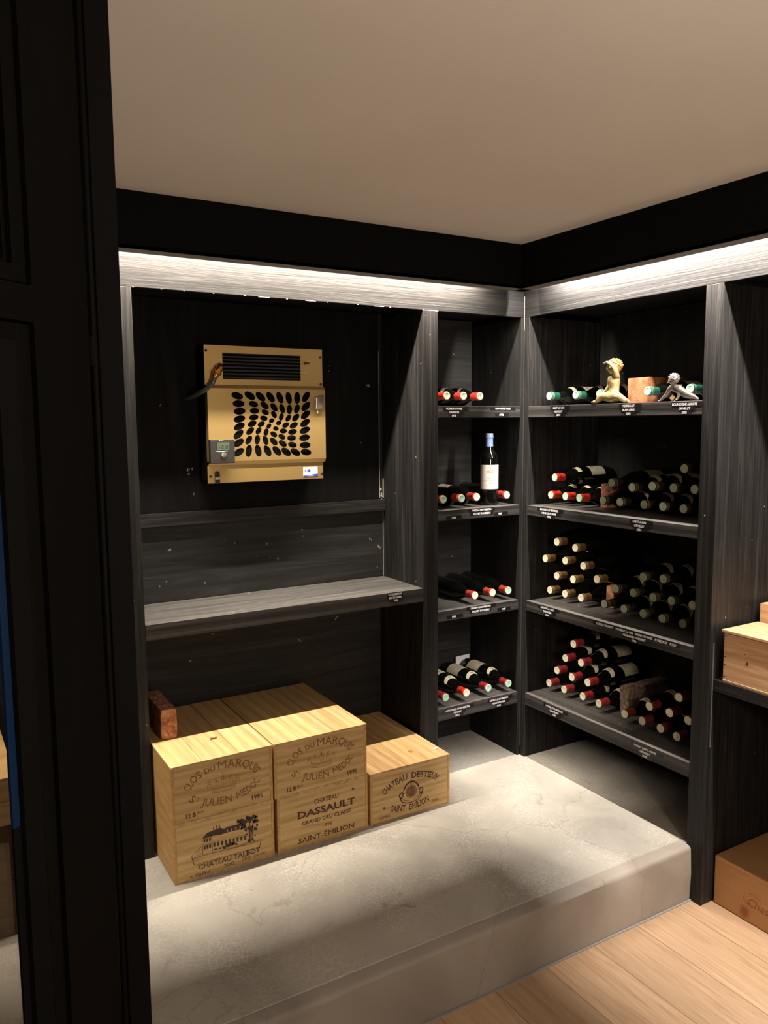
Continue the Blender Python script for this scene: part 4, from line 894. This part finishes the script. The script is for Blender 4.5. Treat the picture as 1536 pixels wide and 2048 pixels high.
bm = NB(); ball(bm, (-.896, YF+.002, 1.6535), .0060, (1, .5, 1), 8); box(bm, -.894, -.880, YF+.0005, YF+.003, 1.650, 1.657); obj('key_switch', bm, plain('dark_red_brown', (.09, .03, .015), .5), ac)
bm = NB(); box(bm, -1.258, -1.240, YF+.0005, YF+.005, 1.222, 1.254); ball(bm, (-1.249, YF+.003, 1.255), .009, (1, .4, 1), 12); dc = obj('drain_slot', bm, M_DARKIN, ac)
obj('drain_clip', B(-1.2585, -1.2395, YF-.002, YF+.0003, 1.2335, 1.2415), M_ALU, dc, bevel=.001)
# hose elbow and hose
bm = NB(); tube(bm, [(-1.234, YF+.004, 1.632), (-1.234, YF-.014, 1.632), (-1.238, YF-.024, 1.624), (-1.247, YF-.028, 1.610)], [.012, .0125, .0135, .012], 16)
tube(bm, [(-1.2455, YF-.028, 1.613), (-1.2505, YF-.028, 1.604)], .0155, 6); tube(bm, [(-1.251, YF-.028, 1.603), (-1.258, YF-.027, 1.592)], .011, 16)
el = obj('hose_elbow', bm, M_BRASSD, ac, smooth=True, label='copper-coloured elbow fitting')
bm = NB(); pts = []
ctrl = [Vector((-1.256, YF-.027, 1.594)), Vector((-1.268, YF-.024, 1.570)), Vector((-1.290, YF-.010, 1.548)), Vector((-1.303, YF+.020, 1.536)), Vector((-1.312, YF+.055, 1.528)), Vector((-1.316, DL-.0045, 1.524))]
for i in range(len(ctrl)-1):
    p0, p1, p2, p3 = ctrl[max(0, i-1)], ctrl[i], ctrl[i+1], ctrl[min(len(ctrl)-1, i+2)]
    for k in range(5):
        s = k/5; pts.append(.5*((2*p1)+(p2-p0)*s+(2*p0-5*p1+4*p2-p3)*s*s+(3*p1-p0-3*p2+p3)*s**3))
pts.append(ctrl[-1]); tube(bm, pts, .0085, 12); obj('hose', bm, M_HOSE, ac, smooth=True)
# paint scabs on the wide bay's back panel
def scab(name, c, n, spread, mat, parent):
    bm = NB()
    for k in range(n):
        x = c[0]+random.gauss(0, spread[0]); z = c[2]+random.gauss(0, spread[1]); r = random.uniform(.0012, .0035); ball(bm, (x, c[1], z), r, (1, .3, random.uniform(.6, 2)), 6)
    obj(name, bm, mat, parent, label='chips in the black paint')
scab('paint_chip', (-1.318, DL-.0042, 1.262), 10, (.006, .010), plain('beige_chip', (.30, .25, .18), .8), back)
scab('paint_chip', (-1.05, DL-.0003, .96), 14, (.25, .05), plain('grey_chip', (.20, .20, .19), .8), back)
scab('paint_chip', (XM1-.011, DL-.0045, 1.145), 9, (.004, .018), M_GAP, back)

# ================================================================== CHERUB FIGURINES (skinned bodies)
def skin(name, nodes, edges, mats, parent, extra=None, sub=2, root=0):
    me = bpy.data.meshes.new(name); me.from_pydata([n[0] for n in nodes], edges, []); o = bpy.data.objects.new(name, me); COL.objects.link(o); o.parent = parent
    sk = o.modifiers.new('skin', 'SKIN'); sv = me.skin_vertices[0].data if me.skin_vertices else None
    if sv is None:
        bm = bmesh.new(); bm.from_mesh(me); bm.verts.layers.skin.verify(); bm.to_mesh(me); bm.free(); sv = me.skin_vertices[0].data
    for i, n in enumerate(nodes): sv[i].radius = (n[1], n[1] if len(n) < 3 else n[2]); sv[i].use_root = (i == root)
    ss = o.modifiers.new('sub', 'SUBSURF'); ss.levels = sub; ss.render_levels = sub
    dg = bpy.context.evaluated_depsgraph_get(); ev = o.evaluated_get(dg); m2 = bpy.data.meshes.new_from_object(ev); bpy.data.objects.remove(o)
    bm = NB(); bm.from_mesh(m2); bpy.data.meshes.remove(m2)
    if extra: extra(bm)
    m3 = bpy.data.meshes.new(name); bm.to_mesh(m3); bm.free()
    for f in m3.polygons: f.use_smooth = True
    for m in mats: m3.materials.append(m)
    o = bpy.data.objects.new(name, m3); COL.objects.link(o); o.parent = parent; return o
def hand(nodes, edges, wrist, pt, d, up, s, spread=.9):
    """five tapering fingers from a palm node"""
    d = Vector(d).normalized(); up = Vector(up).normalized(); sd = d.cross(up); palm = Vector(pt); nodes.append((tuple(palm), s*.62, s*.34)); pi_ = len(nodes)-1; edges.append((wrist, pi_))
    for k, (off, ln) in enumerate(((-.75, .85), (-.25, 1.0), (.25, 1.05), (.75, .9))):
        a = palm+d*s*.55+sd*s*off*.7; nodes.append((tuple(a), s*.2)); i0 = len(nodes)-1; edges.append((pi_, i0))
        b = a+d*s*ln*.6-up*s*.12+sd*s*off*.12*spread; nodes.append((tuple(b), s*.16)); edges.append((i0, len(nodes)-1))
        c = b+d*s*ln*.45-up*s*.28; nodes.append((tuple(c), s*.12)); edges.append((len(nodes)-2, len(nodes)-1))
    a = palm-sd*s*.62-d*s*.1; nodes.append((tuple(a), s*.2)); edges.append((pi_, len(nodes)-1)); b = a+d*s*.55-sd*s*.25-up*s*.1; nodes.append((tuple(b), s*.15)); edges.append((len(nodes)-2, len(nodes)-1))
# local frame: h = towards photo right (-y), f = towards the room (-x), v = up
def L(h, f, v): return (-f, -h, v)
ch1 = thing('cherub_figurine', (.030, -.462, 1.4932), 'gilt seated cherub figurine shading its eyes with one hand', 'figurine'); BASE.pop(ch1)
N_ = [(L(.0, .0, .023), .027, .022), (L(-.002, .002, .046), .0250, .021), (L(0, .0, .072), .0255, .020), (L(.001, .0, .090), .020, .015), (L(.002, .0, .102), .011), (L(.000, .002, .113), .012),
      # left-in-photo leg
      (L(-.018, .008, .021), .0185), (L(-.046, .016, .029), .0165), (L(-.055, .022, .016), .0125), (L(-.062, .026, .0075), .0062), (L(-.077, .028, .0085), .0055),
      # right-in-photo leg
      (L(.018, .008, .021), .0185), (L(.036, .018, .027), .0155), (L(.054, .012, .015), .0115), (L(.066, -.002, .0065), .0060), (L(.074, .006, .006), .0052),
      # raised arm
      (L(.015, .004, .094), .0130), (L(.021, .016, .112), .0120), (L(.019, .022, .128), .0110), (L(.002, .026, .143), .0080), (L(-.010, .027, .148), .005),
      # resting arm
      (L(-.017, .002, .090), .0125), (L(-.027, -.006, .068), .0095), (L(-.031, .006, .052), .0062), (L(-.034, .010, .047), .005)]
E_ = [(0, 1), (1, 2), (2, 3), (3, 4), (4, 5), (0, 6), (6, 7), (7, 8), (8, 9), (9, 10), (0, 11), (11, 12), (12, 13), (13, 14), (14, 15), (3, 16), (16, 17), (17, 18), (18, 19), (19, 20), (3, 21), (21, 22), (22, 23), (23, 24)]
hand(N_, E_, 20, L(-.016, .027, .149), Vector(L(-1, 0, -.2)), Vector(L(0, .2, 1)), .0085)
hand(N_, E_, 24, L(-.037, .013, .043), Vector(L(-.4, .4, -1)), Vector(L(-.8, .4, 0)), .0075)
def toes(bm, c, d, s):
    sd = Vector(d).cross(Vector((0, 0, 1))).normalized()
    for k in range(5): ball(bm, Vector(c)+sd*(k-2)*s*.75, s*(1.1-.12*k), (1, 1, 1), 6)
def head(bm, c, R, face):
    """head ball with cheeks, brow, nose, mouth, eyes and ears; face = unit vector"""
    c = Vector(c); fz = Vector(face).normalized(); up = Vector((0, 0, 1)); sd = fz.cross(up).normalized(); up = sd.cross(fz)
    n0 = len(bm.verts)
    g = bmesh.ops.create_uvsphere(bm, u_segments=28, v_segments=20, radius=1)
    for v in g['verts']:
        a, b, d = v.co.y, v.co.x, v.co.z      # a forward, b side, d up
        r = Vector((b*.88, a*.98, d*1.06))
        if a > 0:
            F = a
            # brow, eye sockets, nose, cheeks, lips, chin
            nose = math.exp(-((b/.13)**2+((d+.10)/.20)**2)); r.y += nose*.20*F
            for s_ in (-1, 1):
                eye = math.exp(-(((b-s_*.33)/.16)**2+((d-.08)/.12)**2)); r.y -= eye*.13*F
                ck = math.exp(-(((b-s_*.42)/.26)**2+((d+.32)/.24)**2)); r.y += ck*.10*F; r.x += s_*ck*.05
            r.y += math.exp(-((b/.20)**2+((d+.42)/.06)**2))*.06*F; r.y -= math.exp(-((b/.22)**2+((d+.49)/.035)**2))*.06*F; r.y += math.exp(-((b/.18)**2+((d+.56)/.06)**2))*.06*F
            r.y += math.exp(-((b/.22)**2+((d+.80)/.14)**2))*.10*F
            r.y += math.exp(-((d-.26)/.09)**2)*.04*F
        v.co = c+(sd*r.x+fz*r.y+up*r.z)*R
    for s_ in (-1, 1):
        ball(bm, c+(sd*s_*.30+fz*.80+up*.08)*R, R*.10, (1, 1, .8), 8)
        ball(bm, c+(sd*s_*.90-fz*.02-up*.05)*R, R*.20, (.6, .9, 1.3), 8)
def curls(bm, c, R, face, n, sc=1.0):
    c = Vector(c); fz = Vector(face).normalized(); up = Vector((0, 0, 1)); sd = fz.cross(up).normalized(); up = sd.cross(fz)
    ball(bm, c-fz*R*.10+up*R*.10, R*1.03, (1, 1, 1), 20)
    cut = [v for v in bm.verts if (v.co-c).dot(fz) > R*.38 and (v.co-c).dot(up) < R*.55]
    bmesh.ops.delete(bm, geom=cut, context='VERTS')
    rnd = random.Random(3)
    for k in range(n):
        th = k*2.399; zz = 1-1.25*k/n; rr_ = math.sqrt(max(0, 1-zz*zz)); dvec = sd*rr_*math.cos(th)+fz*rr_*math.sin(th)+up*zz
        if dvec.dot(fz) > .62 and dvec.dot(up) < .55: continue
        ball(bm, c-fz*R*.08+up*R*.08+dvec*R*1.02, R*rnd.uniform(.14, .22)*sc, (1, 1, .8), 8)
HC = Vector(L(.001, .004, .131)); HF = Vector(L(-.75, .62, -.08))
def ex1(bm):
    head(bm, HC, .0245, HF); toes(bm, L(-.080, .029, .0075), L(-1, .4, 0), .0020); toes(bm, L(.080, .009, .005), L(1, .3, 0), .0017)
    ball(bm, L(-.008, .018, .047), .0022, (1, 1, 1), 8); ball(bm, L(-.008, .016, .080), .0016, n=6); ball(bm, L(.010, .016, .080), .0016, n=6)
skin('body', N_, E_, [M_FIG], ch1, ex1)
bm = NB(); curls(bm, HC+Vector((0, 0, .001)), .0258, HF, 46)
hr = obj('hair', bm, M_FIGH, ch1, smooth=True, label='orange-gilt curls')
ch2 = thing('cherub_figurine', (.030, -.745, 1.4932), 'silvery cherub figurine crawling on its hands beside the post', 'figurine'); BASE.pop(ch2)
N_ = [(L(.028, -.004, .025), .0150, .0140), (L(.010, .001, .035), .0150, .013), (L(-.011, .006, .044), .0205, .0135), (L(-.012, .008, .057), .0060),(L(-.011, .008, .064), .007),
      (L(-.031, .005, .046), .0085), (L(-.043, .004, .026), .0068), (L(-.062, .006, .010), .0044),
      (L(.009, .006, .048), .0088), (L(.014, .008, .029), .0068), (L(.007, .010, .012), .0044),
      (L(.042, .0, .020), .0125), (L(.060, -.002, .014), .0092), (L(.072, -.002, .009), .0050), (L(.081, .000, .0045), .0038),
      (L(.034, -.012, .016), .0100), (L(.046, -.016, .0095), .0075), (L(.062, -.016, .007), .005)]
E_ = [(0, 1), (1, 2), (2, 3), (3, 4), (2, 5), (5, 6), (6, 7), (2, 8), (8, 9), (9, 10), (0, 11), (11, 12), (12, 13), (13, 14), (0, 15), (15, 16), (16, 17)]
hand(N_, E_, 7, L(-.068, .007, .0052), Vector(L(-1, .1, -.25)), (0, 0, 1), .0060)
hand(N_, E_, 10, L(.004, .013, .0060), Vector(L(-.6, .6, -.4)), (0, 0, 1), .0060)
H2 = Vector(L(-.012, .011, .0725)); F2 = Vector(L(-.55, .8, -.15))
skin('body', N_, E_, [M_SIL], ch2, lambda bm: head(bm, H2, .0165, F2))
bm = NB(); curls(bm, H2+Vector((0, 0, .001)), .0175, F2, 34)
tube(bm, [L(-.022, .006, .070), L(-.032, .006, .067), L(-.044, .006, .062)], [.004, .003, .0006], 8)
obj('hair', bm, M_SIL, ch2, smooth=True, label='silver curls with a pointed lock')
bm = NB(); prism(bm, [(.004, .012), (.015, .022), (.026, .012), (.015, .002)], 'x', -.012, -.008); obj('diamond_tag', bm, M_FIG, ch2, label='small pale gold diamond plate')

# ================================================================== DOOR AND FRAME AT THE LEFT
door = bpy.data.objects.new('door_1', None); COL.objects.link(door); door['kind'] = 'structure'
door.location = (-1.96, -1.36, 0); door.rotation_euler = (0, 0, math.radians(90-52)); BASE[door] = Vector((0, 0, 0))
# local x runs along the door (0 = hinge edge, negative towards the camera's left), local y = thickness (negative = room side)
ZT = 2.085; ZB = ZF+.008; WD = .78; TH = .038
bm = NB()
def stile(a, b, c, d, y0=0, y1=TH): box(bm, a, b, y0, y1, c, d)
stile(-.099, .0, ZB, ZT); stile(-WD, -WD+.099, ZB, ZT)
stile(-WD+.099, -.099, 1.560, 1.606); stile(-WD+.099, -.099, 2.0, ZT); stile(-WD+.099, -.099, ZB, .02)
obj('door_frame', bm, M_DOOR, door)
def moulding(x0, x1, z0, z1, t=.026):
    bm = NB()
    for (a, b, y) in ((.0025, .024, .0055), (.024, .030, .014)):
        box(bm, x0+a, x0+b, y, TH-.008, z0+a, z1-a); box(bm, x1-b, x1-a, y, TH-.008, z0+a, z1-a); box(bm, x0+b, x1-b, y, TH-.008, z1-b, z1-a); box(bm, x0+b, x1-b, y, TH-.008, z0+a, z0+b)
    return bm
obj('moulding', moulding(-WD+.099, -.099, 1.606, 2.0), M_DOOR, door, bevel=.001)
obj('moulding', moulding(-WD+.099, -.099, .02, 1.560), M_DOOR, door, bevel=.001)
obj('panel', B(-WD+.129, -.129, .018, .026, 1.636, 1.97), M_FAS, door)
obj('glazing_bead', B(-.1548, -.1235, .006, .0185, .02, 1.545), M_FAS, door)
obj('glass_pane', B(-WD+.125, -.124, .019, .023, .04, 1.535), M_SMOKE, door, label='smoked glass pane')
obj('glass_edge_strip', B(-.1665, -.155, .0145, .0185, .905, 1.53), M_BLUEG, door, label='blue strip along the glass edge')  # thin upright strip on the glass, blue above and black below
obj('glass_edge_strip', B(-.1665, -.155, .0145, .0185, .05, .904), M_FAS, door)
bm = NB(); tube(bm, [(.017, .006, ZB+.02), (.017, .006, 1.515)], .0055, 12); tube(bm, [(.017, .006, 1.55), (.017, .006, ZT-.01)], .0055, 12)
obj('edge_seal', bm, M_DOOR, door, smooth=True)
bm = NB(); tube(bm, [(.016, .008, 1.512), (.016, .008, 1.553)], .008, 14); obj('hinge', bm, M_FAS, door, smooth=True)
struct('trim_3', B(-1.9455, -1.9115, -1.352, -1.24, ZF, ZC), M_FAS, bevel=.002)
struct('trim_4', B(-1.9445, -1.9125, -1.239, -1.10, ZF, ZC), M_FAS)

# crates standing on the platform beyond the glass door
def plainbox(z0, z1, x0, label, mat, cat, y0=-.2, nm='wine_crate'):
    t = thing(nm, (x0-.17, .05, z0), label, cat, None); 
    obj('body', B(x0-.34, x0, y0, .30, z0+.0002, z1-.008), mat, t, bevel=.002); obj('lid', B(x0-.341, x0+.001, y0-.001, .301, z1-.0076, z1-.0002), mat, t, bevel=.001)
M_CARDD = grainmat('dark_cardboard', [(.3, (.055, .032, .014)), (.7, (.08, .048, .024))], (3, 3, 90), .6, .05, spec=.3)
plainbox(0, .164, -1.99, 'dark brown box on the platform behind the glass door, lowest of the stack', M_CARDD, 'box', nm='cardboard_box')
plainbox(.164, .324, -1.985, 'dark brown box behind the glass door, second from the bottom', M_CARDD, 'box', nm='cardboard_box')
plainbox(.324, .393, -1.99, 'flat pale pine crate behind the glass door, under the topmost one', M_PINEX, 'crate')
plainbox(.393, .463, -1.994, 'flat pale pine crate behind the glass door, topmost of the stack', M_PINEX, 'crate')
